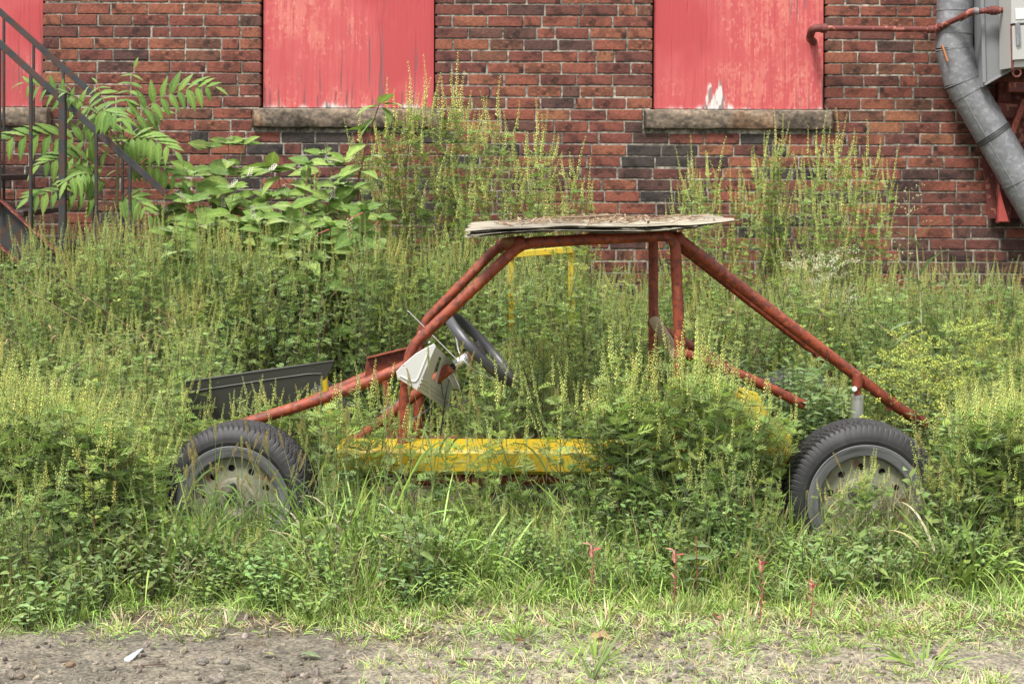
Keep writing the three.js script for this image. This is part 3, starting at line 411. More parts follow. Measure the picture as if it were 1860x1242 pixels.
  const discM = mat({ map: tex(256, 256, (u, v) => { const a = fbm(u * 10, v * 10, 205, 4, 10, 10), b = sst(0.62, 0.72, fbm(u * 34, v * 34, 207, 3, 34, 34)); const k = 0.42 + 0.2 * (a - 0.5); return mix3([k * 0.99, k, k * 0.82], [0.36, 0.22, 0.14], b * 0.75); }), roughness: 0.6 });
  function wheel(c, turn, spin, label) {
    const w = new THREE.Group(); w.name = 'wheel'; w.userData.label = label; const b = baseOf.get(bug); w.position.set(c.x - b.x, c.y - b.y, c.z - b.z); w.rotation.set(0, turn, 0); bug.add(w); w.scale.set(1.0, 1.0, 1);
    const add = (n, g, m) => { const o = shade(new THREE.Mesh(g, m)); o.name = n; o.rotation.z = spin; w.add(o); };
    add('tyre', tyreG, M.rubber); add('rim', rimG, rimM); add('wheel_disc', discG, discM); add('brake_drum', drumG, M.iron); add('hub_ring', hubG, discM); for (const g of nutG) add('lug_nut', g, M.iron);
    return w;
  }
  const hubG = lathe([[0.034, 0.049], [0.04, 0.060], [0.052, 0.064], [0.078, 0.062], [0.092, 0.052], [0.094, 0.048]], 48), drumG = lathe([[0.001, 0.02], [0.03, 0.035], [0.06, 0.038], [0.15, 0.03], [0.158, -0.06]], 40);
  const nutG = [0, 1, 2, 3].map((k) => { const a = (k + 0.5) / 4 * Math.PI * 2; return cyl(V(Math.cos(a) * 0.065, Math.sin(a) * 0.065, 0.058), V(Math.cos(a) * 0.065, Math.sin(a) * 0.065, 0.076), 0.011, 6); });
  wheel(N(1564, 905, 3.39), 0.0, 0.2, 'rear wheel with pale disc half hidden by weeds');
  wheel(N(436, 907, 3.36), -0.13, 0.9, 'front wheel with pale disc sunk in grass');
  const y0 = N(1566, 905, 3.39).y; wheel(V(N(1566, 905, 3.39).x, y0, 2.0), Math.PI, 0.4, 'rear wheel on the far side'); wheel(V(N(436, 907, 3.36).x, y0, 2.05), Math.PI - 0.13, 0.1, 'front wheel on the far side');
}

// ---------------------------------------------------------------- plywood sheet on the roof with leaf litter
{
  const R = rng(23), zA = 3.36, zB = 2.42, x0 = at(845, 420, zA).x, x1 = at(1362, 396, zA).x;
  const ply = thing('plywood_sheet', 'weathered delaminating plywood sheet lying on the buggy roof', 'plywood sheet', V((x0 + x1) / 2, 1.2, 2.9));
  const yMid = (u, w) => lerp(hOf(423, zA), hOf(402, zA), u) + 0.006 * Math.sin(u * 7) - 0.012 - 0.008 * w;
  for (let L = 0; L < 4; L++) {
    const nx = 60, nz = 14, top = [], bot = [], g = new Geo(); const a0 = rr(0, 0.035, R), a1 = L < 2 ? rr(0.16, 0.3, R) : rr(0, 0.05, R), f0 = rr(0, 0.02, R);
    for (let i = 0; i <= nx; i++) { const u = i / nx, r1 = [], r2 = [];
      for (let j = 0; j <= nz; j++) { const w = j / nz; let x = lerp(x0 + a0, x1 - a1, u) + (i === 0 || i === nx ? 0.02 * (fbm(w * 12, L * 9, 211, 3) - 0.5) * 2 : 0), z = lerp(zA - f0, zB, w) + (j === 0 ? 0.028 * (fbm(u * 26, L * 5, 213, 4) - 0.6) : 0);
        const splay = (L - 1) * 0.0035 * sst(0.22, 0, u) + 0.003 * L * sst(0.12, 0, w) * (fbm(u * 8, L, 215, 2));
        const uu = (x - x0) / (x1 - x0), y = yMid(uu, w) + L * 0.0042 + splay + 0.006 * (fbm(u * 5 + L, w * 3, 217, 2) - 0.5) - 0.008 * sst(0.15, 0, w) * fbm(u * 5, L * 0.3, 219, 2);
        r1.push(g.v(V(x, y + 0.0036, z), x * 0.9 + L, z * 0.9)); r2.push(g.v(V(x, y, z), x * 0.9 + L, z * 0.9 + 0.02)); }
      top.push(r1); bot.push(r2); }
    for (let i = 1; i <= nx; i++) { for (let j = 1; j <= nz; j++) { g.q(top[i - 1][j - 1], top[i][j - 1], top[i][j], top[i - 1][j]); g.q(bot[i - 1][j - 1], bot[i - 1][j], bot[i][j], bot[i][j - 1]); } for (const j of [0, nz]) g.q(bot[i - 1][j], bot[i][j], top[i][j], top[i - 1][j]); }
    for (const i of [0, nx]) for (let j = 1; j <= nz; j++) g.q(bot[i][j - 1], bot[i][j], top[i][j], top[i][j - 1]);
    part(ply, 'ply_layer', g.build(), M.ply);
  }
  const blade = new THREE.BoxGeometry(1, 0.06, 0.09), n = 330, im = new THREE.InstancedMesh(blade, mat({ roughness: 0.95 }), n), m4 = new THREE.Matrix4(), q = new THREE.Quaternion(), e = new THREE.Euler(), col = new THREE.Color();
  for (let k = 0; k < n; k++) { const c = Math.pow(R(), 0.7), u = clamp(0.52 + (R() + R() - 1) * 0.42, 0.08, 0.97), w = clamp(0.12 + R() * 0.8, 0, 1), s = rr(0.02, 0.06, R); e.set(rr(-0.25, 0.25, R), rr(0, 6.28, R), rr(-0.3, 0.3, R)); q.setFromEuler(e); m4.compose(V(lerp(x0, x1, u), yMid(u, w) + 0.026 + 0.018 * Math.exp(-Math.pow((u - 0.52) / 0.16, 2)) * R(), lerp(zA, zB, w)), q, V(s, s * rr(0.5, 1.3, R), s * rr(0.5, 2, R))); im.setMatrixAt(k, m4); col.setRGB(...mix3([0.14, 0.085, 0.05], [0.3, 0.22, 0.14], R())); im.setColorAt(k, col); }
  shade(im); im.name = 'leaf_litter'; tag(im, 'brown leaf litter and needles lying on the plywood roof', 'litter', null, 'stuff'); scene.add(im);
  const a = V(at(1020, 402, 3.0).x, yMid(0.4, 0.4) + 0.04, 3.0); solo('twig', tube([a, a.clone().add(V(0.1, 0.004, 0.01)), a.clone().add(V(0.24, 0.012, -0.03))], 0.0045, 0.02, 6), mat({ color: C(0.16, 0.11, 0.07), roughness: 0.95 }), a, 'thin brown twig lying on the plywood sheet', 'twig');
}

// ---------------------------------------------------------------- plant makers
const G = { leaf: [0.225, 0.325, 0.058], leafDeep: [0.155, 0.245, 0.046], leafPale: [0.29, 0.385, 0.11], spike: [0.46, 0.51, 0.135], spikeOld: [0.52, 0.51, 0.16], stem: [0.11, 0.14, 0.05], stemRed: [0.16, 0.08, 0.05], straw: [0.34, 0.285, 0.16] };
const vary = (c, R, a = 0.15) => { const k = 1 + rr(-a, a, R), w = rr(-a, a, R) * 0.5; return [c[0] * k * (1 + w), c[1] * k, c[2] * k * (1 - w)]; };
const UP = V(0, 1, 0);
function sideOf(dir, R, roll = 0.5) { const s = dir.clone().cross(UP); if (s.lengthSq() < 1e-4) s.set(1, 0, 0); s.normalize(); return s.applyAxisAngle(dir, rr(-roll, roll, R)); }
function dia(g, p, d, s, L, w, at2 = 0.45) { // small four-point leaf lobe
  const m = p.clone().addScaledVector(d, L * at2), a = g.v(p), b = g.v(m.clone().addScaledVector(s, w)), c = g.v(p.clone().addScaledVector(d, L)), e = g.v(m.addScaledVector(s, -w)); g.q(a, b, c, e);
}
function ragLeaf(g, p, d, R, L, fine = true) { // finely divided leaf
  const s = sideOf(d, R), n = s.clone().cross(d).normalize(); if (n.y < 0) n.negate(); const droop = rr(0.1, 0.5, R), np = L > 0.06 ? 5 : 4; const P = (t) => p.clone().addScaledVector(d, L * t).addScaledVector(UP, -droop * L * t * t);
  g.col = vary(R() < 0.3 ? G.leafPale : R() < 0.3 ? G.leafDeep : G.leaf, R, 0.22);
  const a = g.v(P(0)), b = g.v(P(0.5).addScaledVector(s, L * 0.02)), c = g.v(P(1)), e = g.v(P(0.5).addScaledVector(s, -L * 0.02)); g.q(a, b, c, e);
  const tw = rr(0.1, 0.5, R);
  for (let k = 0; k < np; k++) { const t = 0.22 + 0.72 * k / np, q = P(t), ll = L * (0.5 * Math.sin(Math.PI * (0.25 + 0.62 * t)) + 0.06); for (const sg of [-1, 1]) { const ld = s.clone().multiplyScalar(sg * 0.8).addScaledVector(d, 0.6).addScaledVector(n, tw * 0.5 + rr(-0.25, 0.25, R)).normalize(), ls = ld.clone().cross(n).normalize(); dia(g, q, ld, ls, ll, ll * (fine ? 0.088 : 0.115)); if (fine) { const q2 = q.clone().addScaledVector(ld, ll * 0.42); dia(g, q2, ld.clone().addScaledVector(d, 0.9).normalize(), ls, ll * 0.5, ll * 0.06); dia(g, q2, ld.clone().addScaledVector(d, -0.7).normalize(), ls, ll * 0.4, ll * 0.055); } } }
  dia(g, P(0.86), d, s, L * 0.3, L * 0.045);
}
function spike(g, p, d, R, L, rad = 0.0058) { // beaded flower spike
  const s = sideOf(d, R, 3), n = s.clone().cross(d), c0 = vary(R() < 0.2 ? G.spikeOld : G.spike, R, 0.16); const k = Math.round(L / (0.0034 * rad / 0.0055)); const bx = rr(-0.12, 0.12, R), bz = rr(-0.12, 0.12, R);
  const P = (t) => p.clone().addScaledVector(d, L * t).add(V(bx * L * t * t, 0, bz * L * t * t));
  g.col = G.stem; { const a = g.v(P(0).addScaledVector(s, 0.0011)), b = g.v(P(0).addScaledVector(s, -0.0011)), c = g.v(P(1)); g.t(a, b, c); const e = g.v(P(0).addScaledVector(n, 0.0011)), f = g.v(P(0).addScaledVector(n, -0.0011)); g.t(e, f, c); }
  for (let m = 0; m < k; m++) { const t = (m + R()) / k, a = m * 2.4, w = rad * (1.05 - 0.55 * t) * rr(0.8, 1.2, R), o = s.clone().multiplyScalar(Math.cos(a)).addScaledVector(n, Math.sin(a)), q = P(t).addScaledVector(o, w * 0.75), hh = w * 0.62; g.col = vary(c0, R, 0.14);
    const tp = g.v(q.clone().addScaledVector(d, hh)), bt = g.v(q.clone().addScaledVector(d, -hh * 0.8)), o2 = o.clone().cross(d); const r4 = [o, o2, o.clone().negate()].map((x) => g.v(q.clone().addScaledVector(x, w * 0.62))); g.t(tp, r4[0], r4[1]); g.t(tp, r4[2], r4[0]); g.t(bt, r4[1], r4[0]); g.t(bt, r4[0], r4[2]); }
}
function stick(g, pts, r0, r1, n = 4) { let prev = null; pts.forEach((p, k) => { const d = (k < pts.length - 1 ? pts[k + 1].clone().sub(p) : p.clone().sub(pts[k - 1])).normalize(), s = Math.abs(d.y) < 0.95 ? d.clone().cross(UP).normalize() : V(1, 0, 0), u = s.clone().cross(d), r = lerp(r0, r1, k / (pts.length - 1)), row = []; for (let m = 0; m < n; m++) { const a = m / n * 6.2832; row.push(g.v(p.clone().addScaledVector(s, Math.cos(a) * r).addScaledVector(u, Math.sin(a) * r))); } if (prev) for (let m = 0; m < n; m++) g.q(prev[m], prev[(m + 1) % n], row[(m + 1) % n], row[m]); prev = row; }); }
function ragweed(seed, h, o = {}) { // { stem, leaves, spikes } of one plant standing at the origin
  const R = rng(seed), st = new Geo(), lf = new Geo(), sp = new Geo(), lean = V(rr(-0.12, 0.12, R), 0, rr(-0.12, 0.12, R)), nb = o.branches ?? 12, ll = o.leaf ?? 0.075, amt = o.spikes ?? 1, spread = o.spread ?? 0.3, low = o.low ?? 0.15, sl = o.spikeL ?? 0.1, fat = o.fat ?? 1;
  const S = (t) => V(lean.x * h * t * t + 0.015 * Math.sin(t * 9 + seed), h * t, lean.z * h * t * t + 0.015 * Math.cos(t * 8 + seed));
  st.col = vary(R() < 0.35 ? G.stemRed : G.stem, R); stick(st, [0, 0.25, 0.5, 0.75, 1].map(S), 0.0035 + h * 0.0016, 0.0013, 5);
  const axisLeaves = (P, n, t0, L) => { for (let k = 0; k < n; k++) { const t = lerp(t0, 0.97, (k + R() * 0.6) / n), a = k * 2.4 + R(), d = V(Math.cos(a), rr(0.1, 0.7, R), Math.sin(a)).normalize(); ragLeaf(lf, P(t), d, R, L * rr(0.65, 1.15, R) * (1 - 0.35 * t), o.fine ?? true); } };
  axisLeaves(S, Math.round(o.mainLeaves ?? 14), low, ll);
  for (let b = 0; b < nb; b++) { const t = lerp(low, 0.93, (b + R() * 0.7) / nb), a = b * 2.4 + R() * 0.8, bl = h * spread * (1.12 - t) * rr(0.7, 1.25, R) + 0.06, p = S(t), hd = V(Math.cos(a), 0, Math.sin(a)), up = rr(0.7, 1.3, R); const P = (k) => p.clone().addScaledVector(hd, bl * 0.75 * (k - 0.25 * k * k)).addScaledVector(UP, bl * up * (0.45 * k + 0.5 * k * k)); st.col = vary(G.stem, R); stick(st, [0, 0.4, 0.75, 1].map(P), 0.002, 0.0009, 3);
    axisLeaves(P, Math.round((o.branchLeaves ?? 4) * (0.7 + bl * 2)), 0.25, ll * 0.72);
    if (amt > 0 && R() < 0.2 + 0.7 * amt * sst(0.1, 0.6, t)) { const tip = P(1), d = tip.clone().sub(P(0.7)).normalize().addScaledVector(UP, rr(0.5, 1.8, R)).add(V(rr(-0.25, 0.25, R), 0, rr(-0.25, 0.25, R))).normalize(); spike(sp, tip, d, R, sl * rr(0.6, 1.25, R), 0.0058 * fat); if (R() < 0.6 * amt) spike(sp, P(0.75), d.clone().applyAxisAngle(V(0, 0, 1), rr(-0.3, 0.3, R)), R, sl * rr(0.4, 0.8, R), 0.0048 * fat); if (R() < 0.5 * amt) spike(sp, P(0.88), d.clone().applyAxisAngle(V(1, 0, 0), rr(-0.35, 0.35, R)), R, sl * rr(0.4, 0.7, R), 0.0048 * fat); } }
  if (amt > 0) { spike(sp, S(1), V(lean.x, 1, lean.z).normalize(), R, sl * 1.35, 0.0064 * fat); for (let k = 0; k < 3; k++) spike(sp, S(0.97 - k * 0.03), V(rr(-0.35, 0.35, R), 1, rr(-0.35, 0.35, R)).normalize(), R, sl * rr(0.7, 1, R), 0.0058 * fat); }
  return { stem: st, leaves: lf, spikes: sp };
}
const joinGeo = (...gs) => { const o = new Geo(); for (const g of gs) { const b = o.p.length / 3; for (const x of g.p) o.p.push(x); for (const x of g.c) o.c.push(x); for (const x of g.u) o.u.push(x); for (const x of g.i) o.i.push(x + b); } return o; };
function blade(g, p, d, R, L, w, droop, col, seg = 5) { // grass blade
  const s = sideOf(d, R, 1.2); let pl, pr; g.col = col; for (let k = 0; k <= seg; k++) { const t = k / seg, q = p.clone().addScaledVector(d, L * t * (1 - 0.25 * droop * t)).addScaledVector(UP, -droop * L * t * t * 0.8).addScaledVector(V(d.x, 0, d.z), droop * L * t * t * 0.5), ww = w * (t < 0.15 ? 0.75 + t : 1) * Math.pow(1 - t, 0.6) + 0.0002, a = g.v(q.clone().addScaledVector(s, ww)), b = g.v(q.clone().addScaledVector(s, -ww)); if (k) g.q(pl, pr, b, a); pl = a; pr = b; }
}
function grassClump(seed, n, L, w, o = {}) { const R = rng(seed), g = new Geo(); for (let k = 0; k < n; k++) { const a = R() * 6.283, r = Math.sqrt(R()) * (o.r ?? 0.05), tilt = rr(o.t0 ?? 0.1, o.t1 ?? 0.8, R), d = V(Math.cos(a) * tilt, 1, Math.sin(a) * tilt).normalize(); const c = R() < (o.dry ?? 0.1) ? vary(G.straw, R) : vary(mix3([0.18, 0.3, 0.045], [0.3, 0.4, 0.095], R()), R, 0.15); blade(g, V(Math.cos(a) * r, 0, Math.sin(a) * r), d, R, L * rr(0.45, 1.1, R), w * rr(0.6, 1.2, R), rr(0.15, o.droop ?? 0.9, R), c, o.seg ?? 5); } return g; }
function foxtail(seed, h) { const R = rng(seed), g = new Geo(), lx = rr(-0.3, 0.3, R), lz = rr(-0.2, 0.2, R), P = (t) => V(lx * h * t * t, h * t, lz * h * t * t); g.col = [0.22, 0.26, 0.1]; stick(g, [0, 0.3, 0.6, 0.85, 1].map(P), 0.0014, 0.0009, 3); const d = P(1).sub(P(0.9)).normalize(), p = P(1), L = rr(0.045, 0.075, R), c = mix3([0.34, 0.25, 0.08], [0.3, 0.3, 0.1], R()), s = sideOf(d, R, 3), n = s.clone().cross(d); for (let m = 0; m < 150; m++) { const t = R(), a = R() * 6.283, o = s.clone().multiplyScalar(Math.cos(a)).addScaledVector(n, Math.sin(a)), q = p.clone().addScaledVector(d, L * t), pr = Math.sin(Math.PI * (0.12 + 0.8 * t)); g.col = vary(c, R, 0.25); dia(g, q, o.clone().addScaledVector(d, 1.1).normalize(), o.clone().cross(d).normalize(), 0.0095 * pr + 0.002, 0.0009); } for (let k = 0; k < 3; k++) { const t = 0.15 + 0.22 * k, a = R() * 6.28; blade(g, P(t), V(Math.cos(a) * 0.7, 1, Math.sin(a) * 0.7).normalize(), R, rr(0.14, 0.24, R), 0.004, rr(0.3, 0.8, R), vary([0.13, 0.22, 0.05], R)); } return g; }
function lance(g, p, d, R, L, W, droop, fold, seg = 5) { // simple leaf folded on its midrib
  const s = sideOf(d, R, 0.45), n = s.clone().cross(d).normalize(); if (n.y < 0) n.negate(); let pr = null; for (let k = 0; k <= seg; k++) { const t = k / seg, q = p.clone().addScaledVector(d, L * t).addScaledVector(UP, -droop * L * t * t), w = W * Math.pow(Math.sin(Math.PI * Math.pow(t, 0.8) * 0.98 + 0.02), 0.9), a = g.v(q.clone().addScaledVector(s, w).addScaledVector(n, w * fold)), m = g.v(q), b = g.v(q.clone().addScaledVector(s, -w).addScaledVector(n, w * fold)); if (pr) { g.q(pr[0], pr[1], m, a); g.q(pr[1], pr[2], b, m); } pr = [a, m, b]; }
}
function leafyWeed(seed, h, o = {}) { // smartweed-like herb with lance leaves
  const R = rng(seed), g = new Geo(), nb = o.stems ?? 4, c = o.col ?? [0.085, 0.15, 0.045]; for (let b = 0; b < nb; b++) { const a = b / nb * 6.28 + R(), sp = rr(0.1, o.spread ?? 0.45, R), hh = h * rr(0.7, 1.1, R), P = (t) => V(Math.cos(a) * sp * hh * t * (0.5 + 0.5 * t), hh * t, Math.sin(a) * sp * hh * t * (0.5 + 0.5 * t)); g.col = vary(o.stemCol ?? G.stemRed, R); stick(g, [0, 0.35, 0.7, 1].map(P), 0.0022, 0.0012, 3); const n = o.leaves ?? 11; for (let k = 0; k < n; k++) { const t = lerp(0.12, 1, (k + R() * 0.5) / n), aa = k * 2.4 + R(), d = V(Math.cos(aa), rr(0.1, 0.9, R), Math.sin(aa)).normalize(); g.col = vary(c, R, 0.25); lance(g, P(t), d, R, (o.L ?? 0.06) * rr(0.6, 1.2, R), (o.W ?? 0.0095) * rr(0.8, 1.2, R), rr(0, 0.5, R), rr(0.1, 0.5, R), 4); } if (o.flower && R() < o.flower) { const p = P(1), fc = o.flowerCol ?? [0.45, 0.22, 0.26]; for (let m = 0; m < 40; m++) { const t = R(), an = R() * 6.28; g.col = vary(fc, R, 0.25); dia(g, p.clone().add(V(Math.cos(an) * 0.003, t * 0.035, Math.sin(an) * 0.003)), V(Math.cos(an), 0.8, Math.sin(an)).normalize(), V(-Math.sin(an), 0, Math.cos(an)), 0.006, 0.002); } } } return g;
}

// ---------------------------------------------------------------- materials for plants
const mLeaf = leafMat({ vertexColors: true }), mStem = mat({ vertexColors: true, roughness: 0.85 }), mSpike = mat({ vertexColors: true, roughness: 0.9 }), mGrass = mat({ vertexColors: true, roughness: 0.55 });

// ---------------------------------------------------------------- where plants may stand and how tall they grow
const frontTop = [[-200, 690], [0, 690], [200, 710], [280, 750], [310, 850], [330, 945], [575, 955], [600, 880], [690, 875], [740, 905], [1060, 900], [1090, 740], [1130, 690], [1220, 650], [1375, 720], [1400, 800], [1418, 955], [1680, 955], [1715, 740], [1860, 690], [2100, 690]];
const backTop = [[-200, 425], [0, 430], [100, 420], [200, 400], [290, 398], [340, 402], [620, 412], [700, 435], [1050, 455], [1085, 475], [1240, 475], [1300, 475], [1560, 458], [1860, 470], [2100, 470]];
const edgeY = [[-100, 1165], [150, 1140], [330, 1100], [480, 1120], [620, 1140], [800, 1120], [1000, 1105], [1300, 1115], [1450, 1105], [1600, 1095], [1860, 1100], [2000, 1100]];
function room(x, z) { // tallest plant that fits here (0 = none)
  const px = pxOf(x, z), edge = CAMZ - EYE * FPX / (table(edgeY, px) - 290); if (z > edge || z < 0.06) return 0; if (z > 3.15 && px > 1395 && px < 1725 && z < 3.5) return 0;
  const ramp = 0.16 + (edge - z) * 1.35;
  if (z > 3.5) return Math.min(hOf(table(frontTop, px), z), ramp);
  const inBug = x > -1.3 && x < 1.6 && z > 1.9;
  if (inBug) { if ((px < 590 || px > 1420) && z > 3.2) return 0; if (px > 1085 && px < 1420) return z > 3.28 ? 0 : 0.5; if (px >= 590 && px <= 1085) return z > 2.95 ? 0 : px < 720 ? 0.34 : px < 870 ? 0.45 : 0.78; if (px <= 590) return z > 2.9 ? 0 : 0.55; return z < 3.0 ? 0.62 : 0; }
  if (z > 1.9) return px < 930 ? Math.min(ramp, lerp(1.02, 0.7, (z - 1.9) / 1.6)) : Math.min(ramp, lerp(0.86, 0.62, (z - 1.9) / 1.6));
  return hOf(table(backTop, px), z);
}
const m4 = new THREE.Matrix4(), q4 = new THREE.Quaternion(), e4 = new THREE.Euler();
function scatter(name, label, category, geo, material, list, tint = 0.16, seed = 5) { // list of [x, z, height scale, width scale]
  const R = rng(seed), im = new THREE.InstancedMesh(geo, material, list.length), c = new THREE.Color(); list.forEach(([x, z, sy, sx, tilt = 0.08], k) => { e4.set(rr(-tilt, tilt, R), R() * 6.283, rr(-tilt, tilt, R)); q4.setFromEuler(e4); m4.compose(V(x, gh(x, z) - 0.01, z), q4, V(sx, sy, sx)); im.setMatrixAt(k, m4); const b = 1 + rr(-tint, tint, R), w = rr(-0.1, 0.1, R); im.setColorAt(k, c.setRGB(b * (1 + w), b, b * (1 - w))); }); shade(im); im.name = numbered(name); scene.add(im); return tag(im, label, category, null, 'stuff');
}

// ---------------------------------------------------------------- the mass of ragweed
{
  const R = rng(31);
  const protos = [ragweed(105, 1, { branches: 12, spikes: 0.9, spread: 0.36, spikeL: 0.13 }), ragweed(106, 1, { branches: 17, spikes: 0.5, spread: 0.3, mainLeaves: 18, leaf: 0.09 }), ragweed(101, 1, { branches: 15, spikes: 1, fine: false }), ragweed(102, 1, { branches: 13, spikes: 1, spread: 0.26, fine: false }), ragweed(103, 1, { branches: 14, spikes: 0.6, spread: 0.34, mainLeaves: 20 }), ragweed(104, 1, { branches: 14, spikes: 0, mainLeaves: 22, branchLeaves: 6, low: 0.06, leaf: 0.085 })];
  const short = [ragweed(111, 0.5, { branches: 8, spikes: 1, spread: 0.36, spikeL: 0.075, leaf: 0.065 }), ragweed(112, 0.45, { branches: 8, spikes: 0.4, spread: 0.42, mainLeaves: 12, leaf: 0.075, low: 0.05 })];
  const lists = protos.map(() => []), sl = short.map(() => []);
  let n = 0; for (let k = 0; k < 60000 && n < 1350; k++) { const x = rr(-3.9, 3.9, R), z = rr(0.1, 4.2, R), h = room(x, z); if (!h || Math.abs(pxOf(x, z) - 930) > 1230) continue; const d = z < 1.9 ? 1 : 0.8; if (R() > d) continue;
    const px = pxOf(x, z), hh = h * (z < 1.9 && px < 1060 ? rr(0.84, 1.08, R) : rr(0.72, 1.02, R)); n++;
    if (hh > 0.6) { const i = px < 640 ? (R() < 0.62 ? pick([0, 2, 3], R) : pick([1, 4], R)) : Math.floor(R() * 6); lists[i].push([x, z, hh / (i === 5 ? 1.02 : 1.13), rr(0.85, 1.15, R) * 0.9, 0.13]); }
    else if (hh > 0.2) { const i = R() < (z > 3.5 ? 0.4 : 0.6) ? 0 : 1; sl[i].push([x, z, hh / 0.56, clamp(hh / 0.5, 0.6, 1.1)]); } }
  protos.forEach((p, i) => scatter('ragweed_weeds', ['spreading ragweed with long flower spikes filling the lot', 'bushy ragweed with few flower spikes filling the lot', 'dense yellow green ragweed with flower spikes filling the lot', 'dense slender ragweed weeds filling the lot', 'bushy leafy ragweed weeds filling the lot', 'leafy ragweed without flower spikes among the weeds'][i], 'weeds', joinGeo(p.stem, p.leaves, p.spikes).build(), mLeaf, lists[i], 0.16, 40 + i));
  short.forEach((p, i) => scatter('low_weeds', ['short flowering ragweed weeds in the front of the overgrowth', 'short leafy ragweed weeds in the front of the overgrowth'][i], 'weeds', joinGeo(p.stem, p.leaves, p.spikes).build(), mLeaf, sl[i], 0.18, 50 + i));
}

// ---------------------------------------------------------------- single ragweed plants
function plantThing(kind, label, category, group, parts, x, z, sy, sx, turn, y = null) { const t = new THREE.Group(); t.name = numbered(kind); t.position.set(x, (y ?? gh(x, z)) - 0.008, z); t.scale.set(sx, sy, sx); t.rotation.y = turn; for (const [n, g, m, stuff] of parts) { const o = shade(new THREE.Mesh(g, m)); o.name = n; if (stuff) o.userData.kind = 'stuff'; t.add(o); } scene.add(t); return tag(t, label, category, group); }
const asParts = (p) => { const l = [['stem', p.stem.build(), mStem], ['foliage', p.leaves.build(), mLeaf, true]]; if (p.spikes.p.length) l.push(['flower_spikes', p.spikes.build(), mSpike, true]); return l; };
{
  const R = rng(61), tall = [ragweed(201, 1.7, { branches: 26, spread: 0.2, mainLeaves: 26, branchLeaves: 4, low: 0.3, spikeL: 0.17, leaf: 0.1, fat: 1.35 }), ragweed(202, 1.5, { branches: 22, spread: 0.24, mainLeaves: 24, low: 0.25, spikeL: 0.16, leaf: 0.1, fat: 1.35 }), ragweed(203, 1.3, { branches: 20, spread: 0.26, mainLeaves: 22, low: 0.2, spikeL: 0.15, leaf: 0.095, fat: 1.3 })].map(asParts), H = [1.92, 1.7, 1.48];
  const put = (list, label, group, w) => list.forEach(([px, py]) => { const z = rr(0.3, 0.85, R), h = hOf(py, z), x = at(px, py, z).x, i = h > 1.75 ? 0 : h > 1.5 ? 1 : 2; plantThing('ragweed_plant', label, 'weed', group, tall[i], x, z, h / H[i], w * rr(0.85, 1.15, R), R() * 6.28); });
  put([[640, 280], [662, 195], [705, 150], [735, 120], [764, 108], [800, 150], [832, 104], [850, 140], [885, 185], [915, 150], [945, 225], [972, 190], [1005, 260], [1040, 300], [870, 270], [760, 250], [700, 300], [935, 310], [1000, 350], [820, 310], [660, 350]], 'tall ragweed with upright flower spikes against the wall between the two right windows', 'tall ragweed against the wall left of the plywood roof', 1.0);
  put([[1252, 260], [1278, 275], [1302, 255], [1342, 245], [1376, 215], [1402, 200], [1440, 205], [1466, 215], [1507, 205], [1548, 225], [1572, 285], [1590, 270], [1330, 310], [1425, 285], [1490, 290], [1250, 335], [1390, 330], [1525, 330]], 'tall sparse ragweed rising before the brick below the right window board', 'tall ragweed below the right window', 0.8);
}
// front row: ragweed one can tell apart
{
  const R = rng(67), low = [ragweed(211, 0.6, { branches: 14, mainLeaves: 10, branchLeaves: 3, spread: 0.36, spikeL: 0.105, leaf: 0.11, low: 0.12 }), ragweed(212, 0.6, { branches: 12, mainLeaves: 11, branchLeaves: 3, spread: 0.4, spikes: 1, spikeL: 0.1, leaf: 0.115, low: 0.1 }), ragweed(213, 0.6, { branches: 8, spread: 0.46, spikes: 0.25, mainLeaves: 15, branchLeaves: 5, leaf: 0.125, low: 0.05 })].map(asParts);
  const few = [low[0], low[1], low[0], low[1], low[2]]; const zone = (n, x0, x1, z0, z1, top, label, group) => { for (let k = 0; k < n; k++) { const px = lerp(x0, x1, (k + R()) / n), z = rr(z0, z1, R), py = top(px) + rr(-15, 60, R), h = Math.max(0.16, hOf(py, z)), x = at(px, 600, z).x; plantThing('ragweed_plant', label, 'weed', group, pick(few, R), x, z, h / 0.69, clamp(h / 0.6, 0.55, 1.05), R() * 6.28); } };
  zone(22, 1085, 1375, 3.4, 3.7, (p) => table([[1085, 700], [1130, 640], [1200, 620], [1250, 620], [1330, 660], [1425, 720]], p), 'ragweed with pale flower spikes in front of the yellow sill near the rear wheel', 'ragweed in front of the sill ahead of the rear wheel');
  zone(6, 735, 1085, 3.45, 3.62, (p) => table([[735, 720], [790, 790], [880, 760], [930, 640], [960, 620], [990, 700], [1085, 680]], p), 'slim ragweed standing before the yellow sill at the cabin opening', 'ragweed before the cabin opening');
  zone(3, 595, 705, 3.38, 3.55, (p) => table([[590, 720], [640, 680], [725, 720]], p), 'ragweed between the front wheel and the front roll cage post', 'ragweed beside the front cage post');
  zone(40, -40, 285, 3.3, 3.85, (p) => table([[-40, 680], [200, 710], [285, 780]], p), 'yellow green ragweed in the thick weeds left of the front wheel', 'ragweed left of the front wheel');
  zone(5, 1372, 1425, 3.3, 3.37, (p) => 735, 'ragweed before the yellow rear side panel', 'ragweed before the yellow rear panel');
  zone(20, 1765, 1890, 3.2, 3.75, (p) => 700, 'ragweed in the weeds right of the rear wheel', 'ragweed right of the rear wheel');
  zone(13, 345, 600, 3.06, 3.18, (p) => 700, 'ragweed before the dark sheet panel behind the front wheel', 'ragweed before the dark panel');
  zone(3, 1500, 1610, 3.62, 3.75, (p) => 850, 'small ragweed with flower spikes before the rear wheel disc', 'small ragweed before the rear wheel');
}

